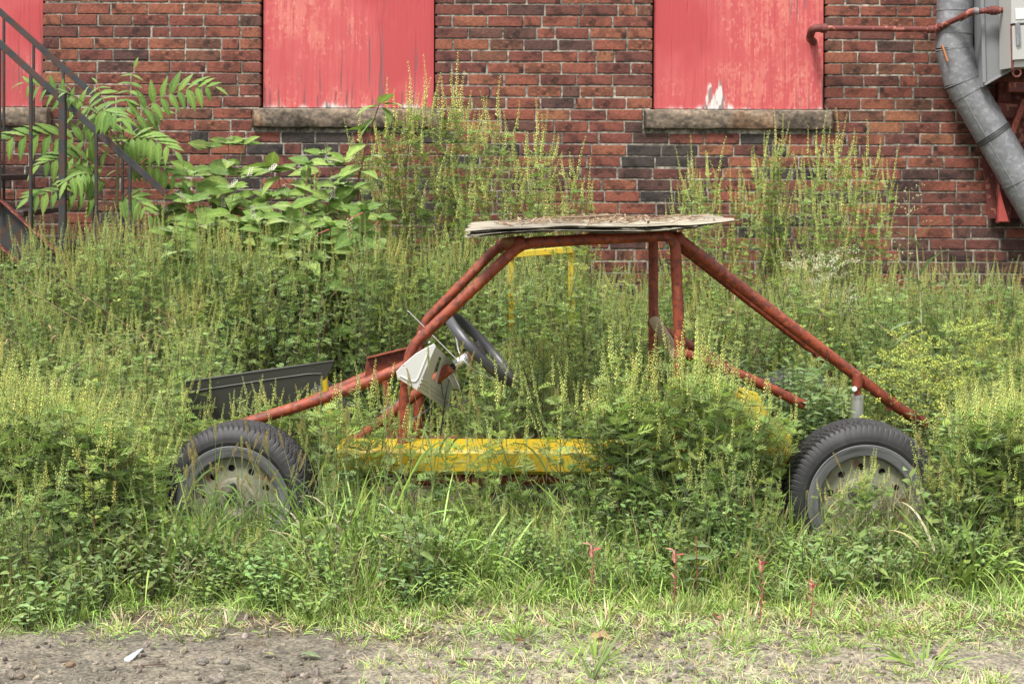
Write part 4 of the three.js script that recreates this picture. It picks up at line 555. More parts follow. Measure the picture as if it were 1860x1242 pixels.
// ---------------------------------------------------------------- grasses
{
  const R = rng(71), fine = [grassClump(301, 38, 0.26, 0.0022, { r: 0.06, dry: 0.16, seg: 3 }), grassClump(302, 34, 0.3, 0.0027, { r: 0.06, droop: 1.1, dry: 0.1, seg: 4 }), grassClump(303, 34, 0.22, 0.0035, { r: 0.05, droop: 0.8, dry: 0.06, seg: 3 })], L = fine.map(() => []);
  for (let k = 0, n = 0; k < 40000 && n < 1300; k++) { const x = rr(-2.2, 2.2, R), z = rr(3.3, 4.45, R), px = pxOf(x, z), edge = CAMZ - EYE * FPX / (table(edgeY, px) - 290) + 0.07 * (fbm(x * 4, 3, 401, 2) - 0.5); if (z > edge + 0.02 + 0.22 * (fbm(x * 2.5, z * 4, 405, 3) - 0.45) || Math.abs(px - 930) > 1050) continue; if (px < 320 && R() < 0.25) continue; const lim = z > 3.5 ? clamp(hOf(table(frontTop, px), z), 0.1, 0.5) : 0.4, h = Math.min(lim, 0.1 + (edge - z) * 0.62 + 0.16 * (fbm(x * 5 + 20, z * 5, 403, 2) - 0.35)) * rr(0.7, 1.15, R); n++; const i = Math.floor(R() * 3); L[i].push([x, z, Math.max(h, 0.05) / 0.24, clamp(h / 0.24, 0.5, 1.3), 0.15]); }
  fine.forEach((g, i) => scatter('grass', ['fine green grass growing along the front edge of the weeds', 'drooping fine grass at the front edge of the weeds', 'broader grass blades at the front edge of the weeds'][i], 'grass', g.build(), mGrass, L[i], 0.2, 80 + i));
  // broad arching grass beside the front wheel and post
  const broad = [grassClump(311, 20, 0.5, 0.0052, { r: 0.04, t1: 0.7, droop: 0.9, dry: 0.05, seg: 7 }), grassClump(312, 16, 0.42, 0.0065, { r: 0.03, t1: 0.9, droop: 1.2, dry: 0.03, seg: 7 })];
  const spots = []; for (let k = 0; k < 46; k++) { const px = k < 20 ? (k < 14 ? rr(570, 690, R) : rr(770, 900, R)) : k < 34 ? rr(250, 480, R) : k < 40 ? rr(1320, 1430, R) : rr(1690, 1850, R), z = rr(3.56, 3.9, R), cap = hOf(table([[250, 740], [335, 800], [480, 880], [580, 800], [760, 830], [1320, 900], [1860, 800]], px), z); spots.push([px, z, clamp(cap * rr(0.8, 1.15, R), 0.18, 0.6)]); }
  const bg = broad.map((g) => g.build());
  for (const [px, z, h] of spots) { const left = px < 520, mid = px < 800; plantThing('grass_clump', left ? 'arching broad grass clump around the front wheel' : mid ? 'arching broad grass clump below the front cage post' : px < 1500 ? 'arching grass clump ahead of the rear wheel' : 'arching grass clump right of the rear wheel', 'grass clump', left ? 'grass clumps around the front wheel' : mid ? 'grass clumps below the cage post' : px < 1500 ? 'grass clumps ahead of the rear wheel' : 'grass clumps right of the rear wheel', [['blades', pick(bg, R), mGrass, true]], at(px, 600, z).x, z, h / 0.4, clamp(h / 0.4, 0.6, 1.2), R() * 6.28); }
  for (let k = 0; k < 16; k++) { const px = rr(0, 620, R), z = rr(2.0, 3.2, R), x = at(px, 600, z).x; plantThing('tall_grass', 'tall broad grass blades poking out of the ragweed left of the buggy', 'grass', 'tall grass in the left weeds', [['blades', bg[1], mGrass, true]], x, z, rr(2.0, 2.5, R), 1.2, R() * 6.28); }
  { const Rd = rng(77), ds = [1, 2, 3].map((k) => { const g = new Geo(); g.col = vary([0.3, 0.2, 0.11], Rd, 0.2); const lean = rr(-0.25, 0.25, Rd), kink = rr(0.5, 0.8, Rd), P = (t) => V(lean * t + (t > kink ? (t - kink) * rr(0.9, 1.1, Rd) * Math.sign(lean || 1) : 0), t > kink ? kink + (t - kink) * 0.55 : t, 0.05 * Math.sin(t * 5)); stick(g, [0, 0.2, 0.4, kink, kink + 0.01, 0.9, 1].map(P), 0.003, 0.001, 4); for (let m = 0; m < 9; m++) { const t = rr(0.3, 1, Rd), a = Rd() * 6.28; g.col = vary([0.26, 0.17, 0.09], Rd, 0.3); lance(g, P(t), V(Math.cos(a), rr(-0.8, 0.3, Rd), Math.sin(a)).normalize(), Rd, 0.05, 0.005, 0.5, 0.8, 3); } return g.build(); }); for (let k = 0; k < 34; k++) { const left = k < 20, px = left ? rr(10, 640, R) : rr(1260, 1850, R), z = left ? rr(1.2, 3.5, R) : rr(0.8, 3.4, R), x = at(px, 600, z).x, h = room(x, z); if (!h) continue; plantThing('dead_stalk', left ? 'bent brown dead stalk in the weeds left of the buggy cage' : 'bent brown dead stalk in the weeds right of the buggy cage', 'stalk', left ? 'dead stalks on the left' : 'dead stalks on the right', [['stalk', pick(ds, R), mStem]], x, z, h * rr(1.0, 1.2, R), 0.8, R() * 6.28); } }
  // foxtails
  const fx = [1, 2, 3, 4].map((k) => foxtail(320 + k, 0.4).build()); const fspots = []; for (let k = 0; k < 44; k++) fspots.push([rr(340, 560, R), rr(3.58, 3.85, R), rr(790, 900, R)]); for (let k = 0; k < 17; k++) fspots.push([rr(560, 760, R), rr(3.5, 3.75, R), rr(690, 830, R)]); for (let k = 0; k < 10; k++) fspots.push([rr(780, 1000, R), rr(3.45, 3.7, R), rr(640, 800, R)]); for (let k = 0; k < 10; k++) fspots.push([rr(1290, 1860, R), rr(3.5, 3.9, R), rr(830, 1000, R)]);
  for (const [px, z, py] of fspots) { const h = Math.max(0.14, hOf(py, z)), g = px < 560 ? 'before the front wheel' : px < 770 ? 'beside the front cage post' : px < 1010 ? 'before the cabin opening' : 'in the right half of the weeds'; plantThing('foxtail_grass', 'foxtail grass with tawny bristly head ' + g, 'grass', 'foxtails ' + g, [['stalk', pick(fx, R), mLeaf, true]], at(px, 600, z).x, z, h / 0.43, 1, R() * 6.28); }
  // tufts and sprigs on the bare ground
  const tuft = [grassClump(331, 26, 0.07, 0.0016, { r: 0.02, t1: 1.4, droop: 0.7, dry: 0.35, seg: 3 }), grassClump(332, 16, 0.05, 0.0022, { r: 0.03, t1: 1.6, droop: 0.6, dry: 0.25, seg: 3 }), grassClump(333, 22, 0.06, 0.0012, { r: 0.05, t0: 0.8, t1: 3, droop: 0.3, dry: 0.9, seg: 3 })], TL = tuft.map(() => []);
  for (let k = 0; k < 5200; k++) { const x = rr(-1.75, 1.75, R), z = rr(4.0, 4.95, R), den = sst(-0.75, -0.2, x) * 0.62 + 0.25 + (z < 4.45 ? 0.3 : 0); if (fbm(x * 2.6, z * 3.8, 411, 3) > den * 0.5 + 0.14 || R() > den * 0.8) continue; const i = R() < 0.42 ? 0 : R() < 0.5 ? 1 : 2, s = rr(0.4, 1.25, R) * (z < 4.35 ? 1.2 : 0.85); TL[i].push([x, z, s, s, 0.2]); }
  tuft.forEach((g, i) => scatter('short_grass', ['small grass tufts on the bare sandy ground', 'tiny flat grass rosettes on the bare sandy ground', 'dry straw coloured grass lying on the bare ground'][i], 'grass', g.build(), mGrass, TL[i], 0.22, 90 + i));
  for (const [px, py, s, lab] of [[1330, 1170, 1.5, 'wide low grass tuft at the bottom right of the bare ground'], [945, 1165, 1.5, 'wide low grass tuft on the bare ground below the yellow sill'], [1595, 1150, 1.4, 'upright grass tuft on bare ground below the rear wheel'], [1490, 1185, 1.2, 'bright green grass tuft on the bare sandy ground'], [1680, 1200, 1.9, 'sprawling grass tuft near the lower right corner'], [1080, 1200, 1.6, 'grass tuft beside the long bent blade at the bottom']]) { const z = CAMZ - EYE * FPX / (py - 290), x = at(px, py, z).x; plantThing('grass_tuft', lab, 'grass tuft', null, [['blades', grassClump(px, 46, 0.08, 0.0022, { r: 0.03, t1: 1.5, droop: 0.6, dry: 0.12, seg: 4 }).build(), mLeaf, true]], x, z, s, s, 0); }
  { const g = new Geo(), z = 4.75, p = at(1075, 1240, z); for (const [dx, dy, dz, L] of [[0.55, 1, -0.5, 0.32], [0.35, 1, -0.2, 0.2], [-0.3, 1, 0.1, 0.14], [0.2, 1, 0.3, 0.12]]) blade(g, V(0, 0, 0), V(dx, dy, dz).normalize(), R, L, 0.005, 0.25, [0.2, 0.27, 0.09], 7); plantThing('long_grass', 'long leaning grass blades at the bottom edge of the bare ground', 'grass', null, [['blades', g.build(), mLeaf, true]], p.x, z, 1, 1, 0); }
}

// ---------------------------------------------------------------- broad leaved herbs in the front
{
  const R = rng(73), herbs = [leafyWeed(341, 0.26, { stems: 5, L: 0.058, W: 0.0105, flower: 0.12, col: [0.21, 0.3, 0.085] }), leafyWeed(342, 0.2, { stems: 6, L: 0.032, W: 0.007, leaves: 13, spread: 0.7, col: [0.215, 0.33, 0.07], stemCol: G.stem }), leafyWeed(343, 0.55, { stems: 7, L: 0.034, W: 0.008, leaves: 26, spread: 0.4, col: [0.2, 0.31, 0.06], stemCol: G.stem }), leafyWeed(344, 0.7, { stems: 5, L: 0.06, W: 0.011, leaves: 22, spread: 0.3, col: [0.17, 0.26, 0.07], stemCol: G.stem })], HL = herbs.map(() => []);
  for (let k = 0; k < 45; k++) { const px = rr(-60, 340, R), z = rr(3.8, 4.3, R), x = at(px, 900, z).x, h = room(x, z); if (h) HL[0].push([x, z, Math.min(h, 0.3) / 0.26 * rr(0.6, 1.0, R), rr(0.55, 0.9, R)]); }
  for (let k = 0; k < 150; k++) { const px = rr(330, 1900, R), z = rr(3.5, 4.2, R), x = at(px, 900, z).x, h = room(x, z); if (h) HL[R() < 0.12 ? 0 : 1].push([x, z, Math.min(h * 0.9, 0.34) / 0.24 * rr(0.6, 1.1, R), rr(0.7, 1.2, R)]); }
  for (let k = 0; k < 70; k++) { const px = rr(1745, 1860, R), z = rr(3.0, 3.6, R), x = at(px, 900, z).x; HL[2].push([x, z, hOf(745 + R() * 90, z) / 0.57, rr(0.9, 1.2, R)]); }
  for (let k = 0; k < 26; k++) { const px = rr(1380, 1540, R), z = rr(2.6, 3.1, R), x = at(px, 900, z).x; HL[3].push([x, z, hOf(650 + R() * 90, z) / 0.72, rr(0.9, 1.1, R)]); }
  herbs.forEach((g, i) => scatter('herb_weeds', ['low smartweed herbs with lance leaves at the lower left', 'bright small leaved herbs in the front weeds', 'bright green small leaved shrubby weeds right of the rear wheel', 'leafy herbs between the rear wheel and the rear stay'][i], 'weeds', g.build(), mLeaf, HL[i], 0.2, 95 + i));
}

// ---------------------------------------------------------------- large leaves as single parts
function bigLeaf(seed, wr, o = {}) { // unit leaf along +x, blade spreading in z, with wavy edge and veins pressed in
  const R = rng(seed), g = new Geo(), ns = 9, nw = 3, droop = o.droop ?? rr(0.1, 0.35, R), fold = o.fold ?? rr(0.12, 0.35, R), wav = o.wave ?? 0.03; const id = [];
  for (let k = 0; k <= ns; k++) { const t = k / ns, w = wr * 0.5 * Math.pow(Math.sin(Math.PI * Math.pow(clamp(t, 0.015, 0.985), o.pow ?? 0.72)), 0.85), row = []; for (let m = -nw; m <= nw; m++) { const s = m / nw, ser = Math.abs(m) === nw ? 1 + (k % 2 ? (o.serr ?? 0.03) : -(o.serr ?? 0.03)) : 1, mid = m === 0; g.col = mid ? [1.35, 1.3, 1.25] : Math.abs(m) === 1 && k % 2 ? [1.06, 1.06, 1.04] : [0.97, 0.97, 0.97]; row.push(g.v2(t, s * 0.5 + 0.5, V(t - 0.02 * s * s, -droop * t * t + fold * Math.abs(s) * w + wav * Math.sin(t * 9 + seed) * s * s * w * 2 + (k % 2 ? 0.012 : -0.012) * (mid ? 0 : 1) * Math.sin(Math.PI * t), s * w * ser))); } id.push(row); }
  for (let k = 1; k <= ns; k++) for (let m = 1; m <= 2 * nw; m++) g.q(id[k - 1][m - 1], id[k - 1][m], id[k][m], id[k][m - 1]); return g.build();
}
function orient(o, p, d, L, R, roll = 0.4, nUp = UP) { const X = d.clone().normalize(), Z = X.clone().cross(nUp); if (Z.lengthSq() < 1e-3) Z.set(0, 0, 1); Z.normalize().applyAxisAngle(X, rr(-roll, roll, R)); const Y = Z.clone().cross(X); o.matrix.makeBasis(X, Y, Z); o.quaternion.setFromRotationMatrix(o.matrix); o.position.copy(p); o.scale.setScalar(L); return o; }
const tVein = tex(256, 256, (u, v) => { const s = Math.abs(v - 0.5) * 2, f = ((u - s * 0.28) * 11 % 1 + 1) % 1, line = sst(0.16, 0.0, Math.min(f, 1 - f)) * sst(1, 0.7, s), mid = sst(0.05, 0.0, s), m = fbm(u * 9, v * 9, 231, 4), sp = sst(0.70, 0.76, fbm(u * 16, v * 16, 233, 3)); const k = 0.84 + 0.12 * (m - 0.5) * 2 + 0.1 * line + 0.14 * mid; return mix3([k, k, k * 0.96], [0.55, 0.42, 0.22], sp * 0.5); });
const tintMats = (cols, o = {}) => cols.map((c) => leafMat({ vertexColors: true, color: C(...c), transmission: 0.36, map: tVein, bumpMap: tVein, bumpScale: 0.0012, clearcoat: 0.2, clearcoatRoughness: 0.4, ...o }));
{ // pokeweed
  const R = rng(79), lf = [1, 2, 3, 4, 5].map((k) => bigLeaf(350 + k, rr(0.4, 0.52, R))), ms = tintMats([[0.21, 0.345, 0.06], [0.17, 0.295, 0.05], [0.255, 0.385, 0.085], [0.13, 0.235, 0.042], [0.29, 0.4, 0.1]]), mRed = mat({ color: C(0.24, 0.085, 0.075), roughness: 0.6 }), mGreenStem = mat({ color: C(0.2, 0.24, 0.09), roughness: 0.7 }), mBerry = mat({ vertexColors: true, roughness: 0.45 });
  const berries = (() => { const g = new Geo(), Rb = rng(83); for (let m = 0; m < 46; m++) { const t = m / 46, a = m * 2.4, c = V(Math.cos(a) * 0.013, -0.1 * t, Math.sin(a) * 0.013), r = 0.0062 * (1.1 - 0.5 * t); g.col = vary([0.2, 0.26, 0.1], Rb, 0.3); const T = g.v(c.clone().add(V(0, r, 0))), B = g.v(c.clone().add(V(0, -r, 0))), ring = [0, 1, 2, 3, 4].map((k) => g.v(c.clone().add(V(Math.cos(k * 1.2566) * r, 0, Math.sin(k * 1.2566) * r)))); ring.forEach((q, k) => { g.t(T, q, ring[(k + 1) % 5]); g.t(B, ring[(k + 1) % 5], q); }); } return g.build(); })();
  const blossom = (() => { const g = new Geo(), Rb = rng(89); for (let m = 0; m < 40; m++) { const t = m / 40, a = m * 2.4; g.col = vary([0.62, 0.55, 0.5], Rb, 0.12); dia(g, V(Math.cos(a) * 0.006, 0.07 * t, Math.sin(a) * 0.006), V(Math.cos(a), 0.4, Math.sin(a)).normalize(), V(-Math.sin(a), 0, Math.cos(a)), 0.011 * (1.1 - 0.6 * t), 0.004); } return g.build(); })();
  const plants = [
    ['pokeweed_plant', 'leafy pokeweed with pale blossoms beside the foot of the stair', 395, 0.95, [[300, 372], [330, 330], [352, 300], [378, 255], [415, 248], [440, 250], [350, 355], [395, 310], [425, 330], [300, 330], [385, 375], [330, 395]]],
    ['pokeweed_plant', 'pokeweed with thick reddish branching stem below the middle window sill', 530, 0.85, [[585, 268], [560, 285], [622, 285], [610, 325], [520, 345], [490, 345], [475, 385], [540, 395], [575, 375], [450, 365], [505, 300], [640, 330], [455, 310], [430, 400], [600, 350]]],
    ['pokeweed_plant', 'pokeweed with drooping red stemmed berry strings behind the weeds', 620, 1.15, [[690, 385], [660, 370], [640, 405], [600, 400], [570, 430], [650, 440], [540, 425], [610, 440], [500, 430]]]];
  plants.push(['pokeweed_plant', 'low spreading pokeweed between the stair and the middle window sill', 450, 1.05, [[345, 415], [400, 395], [450, 425], [480, 405], [420, 365], [365, 400], [510, 395], [310, 410], [560, 405], [590, 385], [440, 395], [530, 365]]]);
  plants.forEach(([name, label, bx, z0, tips], pi) => {
    const base = V(at(bx, 700, z0).x, 0, z0), t = thing(name, label, 'plant', base);
    tips.forEach(([px, py], k) => {
      const z = z0 + rr(-0.25, 0.3, R), tip = at(px, py + 12, z), b = base.clone().add(V(rr(-0.06, 0.06, R), 0, rr(-0.06, 0.06, R))), mid = b.clone().lerp(tip, 0.55).add(V((b.x - tip.x) * 0.25, 0.1, 0)), P = (s) => b.clone().multiplyScalar((1 - s) * (1 - s)).addScaledVector(mid, 2 * s * (1 - s)).addScaledVector(tip, s * s);
      part(t, 'stem', tube([0, 0.25, 0.5, 0.75, 1].map(P), 0.0085, 0.03, 6, 0.0022), k % 3 === 2 ? mGreenStem : mRed);
      const n = 13, add = (p, d, L) => { const o = shade(new THREE.Mesh(pick(lf, R), pick(ms, R))); o.name = 'leaf'; orient(o, p.clone().sub(base), d, L, R, 0.5, V(0, 0.75, 0.65)); t.add(o); };
      for (let m = 0; m < n; m++) { const s = lerp(0.35, 0.97, m / n), a = m * 2.4 + k; add(P(s), V(Math.cos(a), rr(-0.35, 0.4, R), Math.sin(a) * 0.7 + 0.45).normalize(), rr(0.11, 0.23, R) * (1.15 - 0.3 * s)); }
      for (let m = 0; m < 5; m++) { const a = m * 1.256 + R(); add(tip, V(Math.cos(a), rr(0.15, 0.6, R), Math.sin(a) + 0.2).normalize(), rr(0.09, 0.14, R)); }
      if (pi !== 2 && k % 2 === 0) { const o = shade(new THREE.Mesh(blossom, mBerry)); o.name = 'blossom'; o.userData.kind = 'stuff'; o.position.copy(tip).sub(base).add(V(rr(-0.06, 0.06, R), 0.0, 0.05)); o.rotation.set(rr(-0.6, 0.9, R), 0, rr(-1, 1, R)); t.add(o); }
      if (pi === 2 && k < 5) { const o = shade(new THREE.Mesh(berries, mBerry)); o.name = 'berry_string'; o.userData.kind = 'stuff'; o.position.copy(tip).sub(base).add(V(rr(-0.08, 0.02, R), -0.04, 0.07)); t.add(o); part(t, 'berry_stalk', tube([tip.clone().add(V(0, -0.01, 0.04)), base.clone().add(o.position), base.clone().add(o.position).add(V(0, -0.1, 0))], 0.0025, 0.01, 5), mat({ color: C(0.4, 0.06, 0.08), roughness: 0.5 })); }
    });
  });
  // young elm with serrated leaves
  const el = [1, 2, 3].map((k) => bigLeaf(370 + k, 0.62, { serr: 0.06, pow: 0.8, wave: 0.01 })), ems = tintMats([[0.31, 0.45, 0.1], [0.26, 0.4, 0.08], [0.18, 0.31, 0.055]]);
  const zE = 0.9, base = V(at(668, 700, zE).x, 0, zE), t = thing('elm_sapling', 'young sapling with broad serrated leaves on a reddish stem left of the tall ragweed', 'sapling', base);
  part(t, 'stem', tube([base, at(650, 330, zE), at(668, 250, zE), at(690, 185, zE)], 0.008, 0.05, 6, 0.003), mRed); part(t, 'stem', tube([at(655, 420, zE), at(600, 390, zE + 0.1), at(520, 330, zE + 0.1), at(490, 300, zE + 0.1)], 0.005, 0.05, 6, 0.002), mRed);
  for (const [px, py, dx, dy, dz, L] of [[690, 188, 0.5, 0.5, 0.6, 0.13], [688, 192, -0.9, -0.1, 0.5, 0.14], [692, 195, 0.7, -0.6, 0.6, 0.12], [680, 215, -0.7, -0.5, 0.6, 0.13], [672, 240, -1, 0.4, 0.4, 0.14], [665, 262, -0.8, -0.3, 0.7, 0.15], [655, 300, -0.7, -0.3, 0.7, 0.17], [650, 320, -1, 0.1, 0.6, 0.18], [652, 310, 0.8, 0.0, 0.7, 0.14], [660, 290, 0.7, 0.4, 0.5, 0.12], [645, 345, -0.5, -0.5, 0.8, 0.16], [492, 305, 0.2, 1, 0.5, 0.12], [490, 306, -1, 0.35, 0.5, 0.16], [495, 308, 0.9, 0.35, 0.6, 0.15], [510, 322, -0.8, -0.4, 0.6, 0.14], [525, 335, 0.8, 0.1, 0.7, 0.16], [700, 190, 0.9, 0.2, 0.5, 0.11]]) { const o = shade(new THREE.Mesh(pick(el, R), pick(ems, R))); o.name = 'leaf'; orient(o, at(px, py, zE + (px < 560 ? 0.1 : 0)).sub(base), V(dx, dy, dz), L, R, 0.25); t.add(o); }
}
{ // sapling with feather leaves by the stair
  const R = rng(97), zS = 0.85, base = V(at(205, 700, zS).x, 0, zS), t = thing('feather_leaf_sapling', 'young tree with long feather shaped leaves growing through the stair railing', 'sapling', base), lf = [1, 2, 3].map((k) => bigLeaf(380 + k, 0.33, { fold: 0.12, pow: 0.75, serr: 0.015, wave: 0.015 })), ms = tintMats([[0.18, 0.315, 0.058], [0.22, 0.355, 0.07], [0.14, 0.265, 0.05]]), mS = mat({ color: C(0.16, 0.12, 0.06), roughness: 0.8 }), mR = mat({ color: C(0.22, 0.15, 0.08), roughness: 0.7 });
  part(t, 'trunk', tube([base, at(207, 450, zS), at(214, 300, zS), at(214, 240, zS)], 0.012, 0.05, 8, 0.006), mS);
  const fr = [[[215, 300], [228, 190], [243, 122], 0.02, 8, 0.085], [[214, 245], [290, 150], [392, 158], 0.06, 9, 0.125], [[212, 260], [120, 160], [42, 150], 0.1, 9, 0.10], [[210, 290], [120, 215], [-30, 262], 0.15, 9, 0.14], [[212, 250], [150, 175], [118, 168], 0.35, 6, 0.11], [[214, 260], [150, 170], [222, 215], 0.42, 8, 0.13], [[214, 270], [250, 225], [318, 275], 0.3, 7, 0.14], [[210, 330], [150, 260], [70, 300], 0.2, 8, 0.13], [[208, 350], [160, 290], [120, 330], 0.35, 7, 0.13], [[210, 320], [260, 270], [330, 330], 0.1, 7, 0.12], [[207, 370], [120, 330], [50, 360], 0.3, 7, 0.12], [[209, 300], [235, 215], [290, 200], -0.1, 7, 0.11], [[206, 380], [240, 330], [270, 390], 0.3, 6, 0.12], [[214, 245], [190, 190], [175, 150], -0.1, 7, 0.09]];
  for (const [a, m, e, dz, n, L] of fr) {
    const A = at(a[0], a[1], zS), B = at(m[0], m[1], zS + dz * 0.6), E = at(e[0], e[1], zS + dz), P = (s) => A.clone().multiplyScalar((1 - s) * (1 - s)).addScaledVector(B, 2 * s * (1 - s)).addScaledVector(E, s * s);
    const rach = part(t, 'feather_leaf', tube([0, 0.2, 0.4, 0.6, 0.8, 1].map(P), 0.003, 0.03, 5, 0.0012), mR);
    for (let k = 0; k <= n; k++) { const s = lerp(0.22, 1, k / n), d = P(Math.min(1, s + 0.02)).sub(P(s - 0.02)).normalize(), sd = d.clone().cross(V(0, 0.35, 1)).normalize(); for (const g of k === n ? [0] : [-1, 1]) { const o = shade(new THREE.Mesh(pick(lf, R), pick(ms, R))); o.name = 'leaflet'; const dir = g ? sd.clone().multiplyScalar(g * 0.85).addScaledVector(d, 0.45).add(V(0, -0.55, 0.25)) : d.clone().add(V(0, -0.3, 0)); orient(o, P(s).sub(base), dir.normalize(), L * rr(0.8, 1.1, R) * (s > 0.85 ? 0.75 : 1), R, 0.35, V(0, 0.8, 0.6)); rach.add(o); } }
  }
}
{ // goldenrod, pale seed plumes, tall lettuce stalk, pepperweed, red stemmed seedlings
  const R = rng(103);
  function plume(seed, h, o) { const Rr = rng(seed), st = new Geo(), lf = new Geo(), fl = new Geo(); st.col = vary(o.stem ?? G.stem, Rr); stick(st, [V(0, 0, 0), V(0.01, h * 0.5, 0), V(0.02, h, 0.01)], 0.003, 0.0015, 4); for (let k = 0; k < 22; k++) { const t = 0.15 + 0.65 * k / 22, a = k * 2.4; lf.col = vary(o.leaf ?? [0.12, 0.2, 0.05], Rr, 0.2); lance(lf, V(0.01, h * t, 0), V(Math.cos(a), rr(0.2, 0.9, Rr), Math.sin(a)).normalize(), Rr, 0.07, 0.007, 0.3, 0.2, 4); } for (let b = 0; b < o.n; b++) { const t = rr(0.62, 1, Rr), a = Rr() * 6.28, L = o.w * rr(0.5, 1.1, Rr) * (1.3 - t * 0.6), p = V(0.015, h * t, 0), P = (s) => p.clone().add(V(Math.cos(a) * L * s, L * (0.75 * s - 0.3 * s * s), Math.sin(a) * L * s)); st.col = vary(G.stem, Rr); stick(st, [0, 0.5, 1].map(P), 0.001, 0.0006, 3); for (let m = 0; m < o.m; m++) { const s = rr(0.25, 1, Rr), q = P(s).add(V(rr(-1, 1, Rr), rr(-0.6, 1, Rr), rr(-1, 1, Rr)).multiplyScalar(o.fz)), d = V(rr(-1, 1, Rr), rr(0, 1.4, Rr), rr(-1, 1, Rr)).normalize(); fl.col = vary(o.col, Rr, 0.25); dia(fl, q, d, sideOf(d, Rr, 3), o.s * rr(0.7, 1.3, Rr), o.s * 0.32); } } return [['stem', st.build(), mStem], ['foliage', lf.build(), mLeaf, true], ['flower_heads', fl.build(), mSpike, true]]; }
  const gold = [plume(401, 0.85, { n: 24, w: 0.17, m: 46, fz: 0.009, s: 0.009, col: [0.3, 0.34, 0.06] }), plume(402, 0.85, { n: 20, w: 0.2, m: 46, fz: 0.009, s: 0.009, col: [0.27, 0.33, 0.07] })];
  for (const [px, py, z] of [[1610, 625, 2.8], [1650, 640, 2.95], [1690, 610, 2.7], [1640, 590, 2.4], [1735, 590, 2.5], [1765, 575, 2.3], [1795, 590, 2.5], [1720, 640, 3.0], [1600, 660, 3.0], [1670, 655, 3.1]]) { const h = hOf(py - 15, z); plantThing('goldenrod', 'yellow green goldenrod with feathery flower heads above the rear wheel', 'plant', 'goldenrod above the rear wheel', pick(gold, R), at(px, py, z).x, z, h / 0.95, 1, R() * 6.28); }
  const pale = plume(405, 0.95, { n: 34, w: 0.26, m: 60, fz: 0.014, s: 0.008, col: [0.42, 0.42, 0.26] });
  for (const [px, py, z] of [[1490, 425, 0.9], [1515, 440, 1.0], [1470, 450, 1.1]]) { const h = hOf(py, z); plantThing('seeding_weed', 'pale cream plumed weed gone to seed before the wall behind the rear stay', 'plant', 'cream plumed weeds behind the rear stay', pale, at(px, py, z).x, z, h / 1.1, 1, R() * 6.28); }
  const dry = plume(407, 1.5, { n: 18, w: 0.22, m: 10, fz: 0.006, s: 0.012, col: [0.34, 0.3, 0.16], stem: [0.25, 0.24, 0.12] }); { const z = 0.7; plantThing('seed_stalk', 'thin dry branching seed stalk before the brick left of the duct', 'plant', null, dry, at(1648, 300, z).x, z, hOf(292, z) / 1.7, 0.9, 1); }
  { const z = 2.0, b = at(1672, 640, z), base = V(b.x, 0, z), t = thing('wild_lettuce', 'tall single stalk with long drooping pale ribbed leaves above the goldenrod', 'plant', base), lf = [1, 2].map((k) => bigLeaf(390 + k, 0.2, { droop: 0.45, fold: 0.3 })), ms = tintMats([[0.17, 0.26, 0.1], [0.14, 0.23, 0.08]]), top = at(1664, 425, z); part(t, 'stem', tube([base, at(1674, 560, z), top], 0.006, 0.05, 6, 0.003), mat({ color: C(0.25, 0.28, 0.13), roughness: 0.7 })); for (const [py, dx, dy, L] of [[620, 0.5, 0.4, 0.2], [600, -0.9, 0.1, 0.17], [588, -1, 0.3, 0.2], [570, -0.9, 0.5, 0.18], [560, 0.9, 0.5, 0.19], [530, 0.8, 0.7, 0.2], [515, -0.9, 0.6, 0.17], [500, 0.3, 1, 0.18], [450, -0.7, 1, 0.14], [430, 0.4, 1, 0.12]]) { const o = shade(new THREE.Mesh(pick(lf, R), pick(ms, R))); o.name = 'leaf'; orient(o, at(1673, py, z).sub(base), V(dx, dy, rr(0.1, 0.7, R)), L, R, 0.3); t.add(o); } }
  const pep = [1, 2, 3].map((k) => { const Rr = rng(420 + k), st = new Geo(), fl = new Geo(), h = 0.3; st.col = [0.22, 0.24, 0.12]; stick(st, [V(0, 0, 0), V(0.01, h * 0.5, 0), V(0.015, h, 0)], 0.0018, 0.001, 3); for (let b = 0; b < 8; b++) { const t = 0.4 + 0.6 * b / 8, a = b * 2.4, L = 0.1 * (1.3 - t), P = (s) => V(0.012 + Math.cos(a) * L * s * 0.7, h * t + L * s, Math.sin(a) * L * s * 0.7); stick(st, [0, 1].map(P), 0.001, 0.0006, 3); for (let m = 0; m < 44; m++) { const s = 0.35 + 0.65 * m / 44, aa = m * 2.4, d = V(Math.cos(aa), 0.5, Math.sin(aa)).normalize(); fl.col = vary(Rr() < 0.6 ? [0.42, 0.36, 0.22] : [0.28, 0.3, 0.12], Rr, 0.25); dia(fl, P(s), d, V(-d.z, 0, d.x), 0.0062, 0.002); } } return [['stem', st.build(), mStem], ['seed_heads', fl.build(), mSpike, true]]; });
  for (const [px, py, z] of [[1545, 850, 3.62], [1560, 830, 3.66], [1580, 835, 3.6], [1600, 860, 3.7], [1530, 865, 3.72], [1625, 850, 3.62], [1640, 860, 3.66], [1612, 930, 3.8], [1590, 940, 3.82], [1655, 840, 3.58], [1690, 850, 3.5], [1560, 900, 3.78]]) plantThing('pepperweed', 'thin pepperweed stalk with tan seed heads before the rear wheel', 'plant', 'pepperweed before the rear wheel', pick(pep, R), at(px, py, z).x, z, hOf(py, z) / 0.38, 0.9, R() * 6.28);
  for (const [px, py, z] of [[30, 930, 3.95], [65, 925, 3.98], [340, 985, 4.02], [370, 990, 4.0], [325, 1005, 4.05]]) plantThing('pepperweed', 'pinkish seed spike in the low weeds at the lower left', 'plant', 'pale seed spikes at the lower left', pick(pep, R), at(px, py, z).x, z, hOf(py, z) / 0.38, 0.7, R() * 6.28);
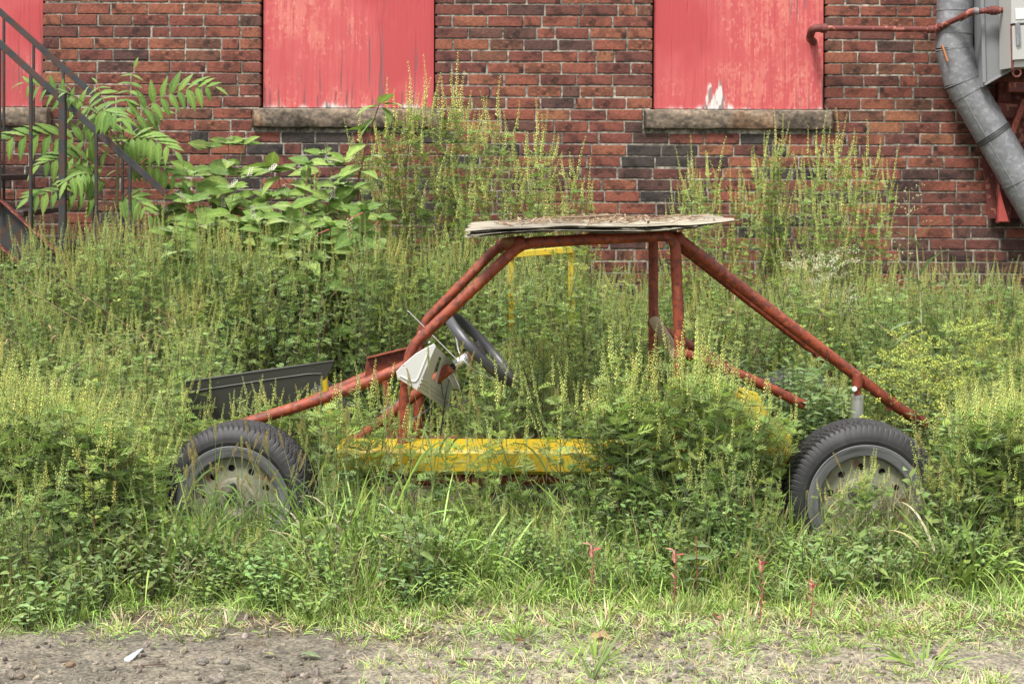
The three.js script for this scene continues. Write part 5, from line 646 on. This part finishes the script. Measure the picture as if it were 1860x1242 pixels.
  const redL = bigLeaf(431, 0.42), mRedLeaf = leafMat({ vertexColors: true, color: C(0.6, 0.08, 0.13), roughness: 0.6 }), mPinkLeaf = leafMat({ vertexColors: true, color: C(0.55, 0.25, 0.2), roughness: 0.6 }), mRs = mat({ color: C(0.24, 0.05, 0.06), roughness: 0.7 });
  for (const [px, py, yb, lab] of [[1076, 1000, 1105, 'red stemmed seedling with a pink leaf, leftmost of the four on bare ground'], [1227, 1010, 1112, 'red stemmed seedling with a crimson leaf below the yellow sill'], [1384, 1020, 1140, 'red stemmed seedling with two bright red leaves beside yellow stalks'], [1476, 1070, 1130, 'short red stemmed seedling with a pale pink leaf']]) { const z = CAMZ - EYE * FPX / (yb - 290), b = V(at(px - 4, yb, z).x, gh(0, z), z), top = at(px, py - 15, z), t = thing('red_seedling', lab, 'seedling', b); part(t, 'stem', tube([b, b.clone().lerp(top, 0.5).add(V(0.006, 0, 0)), top], 0.0022, 0.02, 5, 0.001), mRs); for (let k = 0; k < 8; k++) { const s = 0.3 + 0.09 * k, a = k * 2.2, o = shade(new THREE.Mesh(redL, k === 6 ? mRedLeaf : mPinkLeaf)); o.name = 'leaf'; orient(o, b.clone().lerp(top, s).sub(b), V(Math.cos(a), 0.9, Math.sin(a) * 0.5 + 0.3), k > 4 ? 0.038 : 0.022, R); t.add(o); } }
  { const z = CAMZ - EYE * FPX / (1140 - 290); for (const [px, top, lab] of [[1358, 985, 'yellowing upright grass stalk beside the red seedling'], [1368, 1010, 'second yellow grass stalk leaning right beside the red seedling']]) { const g = new Geo(), b = at(px, 1140, z); blade(g, V(0, 0, 0), V(px > 1360 ? 0.12 : 0.04, 1, 0).normalize(), R, hOf(top, z), 0.004, 0.05, [0.4, 0.36, 0.12], 6); plantThing('grass_stalk', lab, 'grass', null, [['blade', g.build(), mLeaf]], b.x, z, 1, 1, 0); } }
  { const el = bigLeaf(441, 0.6), ms = tintMats([[0.15, 0.235, 0.08]]), z = 4.0, b = V(at(1264, 1110, z).x, gh(0.5, z), z), t = thing('oval_leaf_seedling', 'seedling with paired oval pale green leaves between two red seedlings', 'seedling', b); part(t, 'stem', tube([b, b.clone().add(V(0.004, 0.1, 0)), b.clone().add(V(0, 0.22, 0))], 0.002, 0.02, 5), mRs); for (let k = 0; k < 10; k++) { const o = shade(new THREE.Mesh(el, ms[0])); o.name = 'leaf'; orient(o, V(0, 0.04 + 0.036 * Math.floor(k / 2), 0), V(k % 2 ? 1 : -1, 0.15, 0.4 * (Math.floor(k / 2) % 2 ? 1 : -0.5)), 0.055, R); t.add(o); } }
}

// ---------------------------------------------------------------- stones, gravel, litter
{
  const R = rng(107);
  const rock = (seed, det = 2) => { const g = new THREE.IcosahedronGeometry(1, det), P = g.attributes.position, v = V(0, 0, 0); for (let k = 0; k < P.count; k++) { v.fromBufferAttribute(P, k); const n = 0.72 + 0.5 * fbm(v.x * 1.3 + seed, v.y * 1.3 + v.z * 0.9, 451, 3); P.setXYZ(k, v.x * n, v.y * n * 0.62, v.z * n * 0.85); } g.computeVertexNormals(); return g; };
  const stoneM = (c) => mat({ color: C(...c), map: tMortar, bumpMap: tMortarB, bumpScale: 0.002, roughness: 0.9 });
  for (const [px, py, r, c, lab] of [[437, 1212, 15, [0.75, 0.75, 0.68], 'rounded pale stone with mossy top on the gravel'], [200, 1216, 10, [0.8, 0.76, 0.7], 'small pale round stone left of the glass shard'], [392, 1238, 16, [0.85, 0.8, 0.78], 'flat pale stone cut off by the bottom edge'], [524, 1230, 11, [0.6, 0.52, 0.46], 'brown stone on gravel right of the mossy stone'], [127, 1213, 9, [0.85, 0.62, 0.45], 'small tan stone near the lower left corner'], [368, 1203, 10, [0.8, 0.8, 0.8], 'small grey stone left of the mossy stone'], [410, 1203, 8, [0.75, 0.75, 0.78], 'tiny grey stone just above the mossy stone'], [1255, 1215, 9, [0.8, 0.78, 0.75], 'pale stone on sand near the bottom middle'], [1232, 1208, 11, [0.95, 0.93, 0.88], 'white flat stone on sand near the bottom middle'], [700, 1225, 8, [0.7, 0.68, 0.64], 'small grey stone left of centre at the bottom'], [36, 1235, 10, [0.8, 0.68, 0.6], 'pinkish stone in the lower left corner']]) { const z = CAMZ - EYE * FPX / (py - 290), s = r * (CAMZ - z) / FPX, p = at(px, py, z); p.y = gh(p.x, z) + s * 0.25; const g = rock(px, 3); g.scale(s * 1.2, s * 1.2, s * 1.1); g.rotateY(px); solo('stone', g.translate(p.x, p.y, p.z), stoneM(c), p, lab, 'stone'); }
  const g1 = rock(3, 1), n = 5200, im = new THREE.InstancedMesh(g1, mat({ map: tMortar, roughness: 0.95 }), n), c = new THREE.Color(); for (let k = 0; k < n; k++) { const x = rr(-1.9, 1.9, R), z = 4.05 + 0.95 * Math.pow(R(), 0.6), s = 0.0016 + 0.011 * Math.pow(R(), 7) + 0.0018 * R(); e4.set(R() * 6, R() * 6, R() * 6); q4.setFromEuler(e4); m4.compose(V(x, gh(x, z) + s * 0.2, z), q4, V(s * 1.3, s, s)); im.setMatrixAt(k, m4); const b = rr(0.45, 1.15, R); im.setColorAt(k, c.setRGB(b * 1.03, b * rr(0.9, 1, R), b * rr(0.8, 0.98, R))); } shade(im); im.name = 'gravel'; scene.add(im); tag(im, 'loose gravel and grit scattered over the bare ground', 'gravel', null, 'stuff');
  { const z = CAMZ - EYE * FPX / (1200 - 290), p = at(238, 1197, z), s = 1 / (FPX / (CAMZ - z)); p.y = gh(p.x, z) + 0.006; const g = plate([[-13 * s, -0.002], [10 * s, 0.03], [18 * s, 0.036], [-2 * s, -0.02], [-10 * s, -0.018]], 0.002, 0.003, 0); g.rotateX(-1.0); solo('glass_shard', g.translate(p.x, p.y, p.z), mat({ color: C(0.26, 0.28, 0.28), roughness: 0.2 }), p, 'pale triangular glass shard lying on the gravel at lower left', 'shard'); }
  const dl = bigLeaf(461, 0.55, { droop: 0.2, fold: 0.5, wave: 0.2 }), dm = [[0.3, 0.17, 0.08], [0.38, 0.25, 0.13], [0.22, 0.12, 0.07], [0.36, 0.14, 0.08]].map((q) => leafMat({ vertexColors: true, color: C(...q), roughness: 0.85 }));
  for (const [px, py, L, lab] of [[1073, 1165, 0.07, 'curled tan dead leaf on bare ground below the sill'], [1295, 1128, 0.05, 'dark brown dead leaf near the oval leaf seedling'], [1520, 1140, 0.045, 'reddish brown dead leaf below the rear wheel'], [1180, 1090, 0.06, 'long tan dead leaf at the grass edge'], [935, 1175, 0.035, 'small brown dead leaf in the wide grass tuft'], [610, 1135, 0.05, 'pale dead leaf at the grass edge left of centre']]) { const z = CAMZ - EYE * FPX / (py - 290), p = at(px, py, z); p.y = gh(p.x, z) + 0.012; const o = orient(shade(new THREE.Mesh(dl, pick(dm, R))), p, V(rr(-1, 1, R), 0.1, rr(-0.5, 0.5, R)), L, R, 0.8); o.name = numbered('dead_leaf'); scene.add(o); tag(o, lab, 'leaf'); }
  { const gl = bigLeaf(463, 0.7, { droop: 0.1 }), lm = tintMats([[0.2, 0.27, 0.12], [0.32, 0.34, 0.13]]); for (const [px, py, L, lab, k] of [[560, 1195, 0.065, 'fallen green leaf on the gravel left of centre', 0], [492, 1193, 0.04, 'fallen yellowish leaf on the gravel beside the mossy stone', 1]]) { const z = CAMZ - EYE * FPX / (py - 290), p = at(px - 15, py, z); p.y = gh(p.x, z) + 0.012; const o = orient(shade(new THREE.Mesh(gl, lm[k])), p, V(1, 0.05, 0.2), L, R, 0.2); o.name = numbered('fallen_leaf'); scene.add(o); tag(o, lab, 'leaf'); } }
  for (const [a, b, lab] of [[[825, 1203], [1010, 1212], 'dark thin twig lying on the sand at the bottom middle'], [[300, 1210], [240, 1214], 'short dark twig on the gravel near the glass shard']]) { const z = CAMZ - EYE * FPX / (a[1] - 290), z2 = CAMZ - EYE * FPX / (b[1] - 290), p = at(a[0], a[1], z), q = at(b[0], b[1], z2); p.y = gh(p.x, z) + 0.006; q.y = gh(q.x, z2) + 0.006; solo('ground_twig', tube([p, p.clone().lerp(q, 0.5).add(V(0, 0.004, 0.01)), q], 0.003, 0.02, 6, 0.0015), mat({ color: C(0.09, 0.06, 0.045), roughness: 0.95 }), p.clone(), lab, 'twig'); }
}
renderer.render(scene, camera);
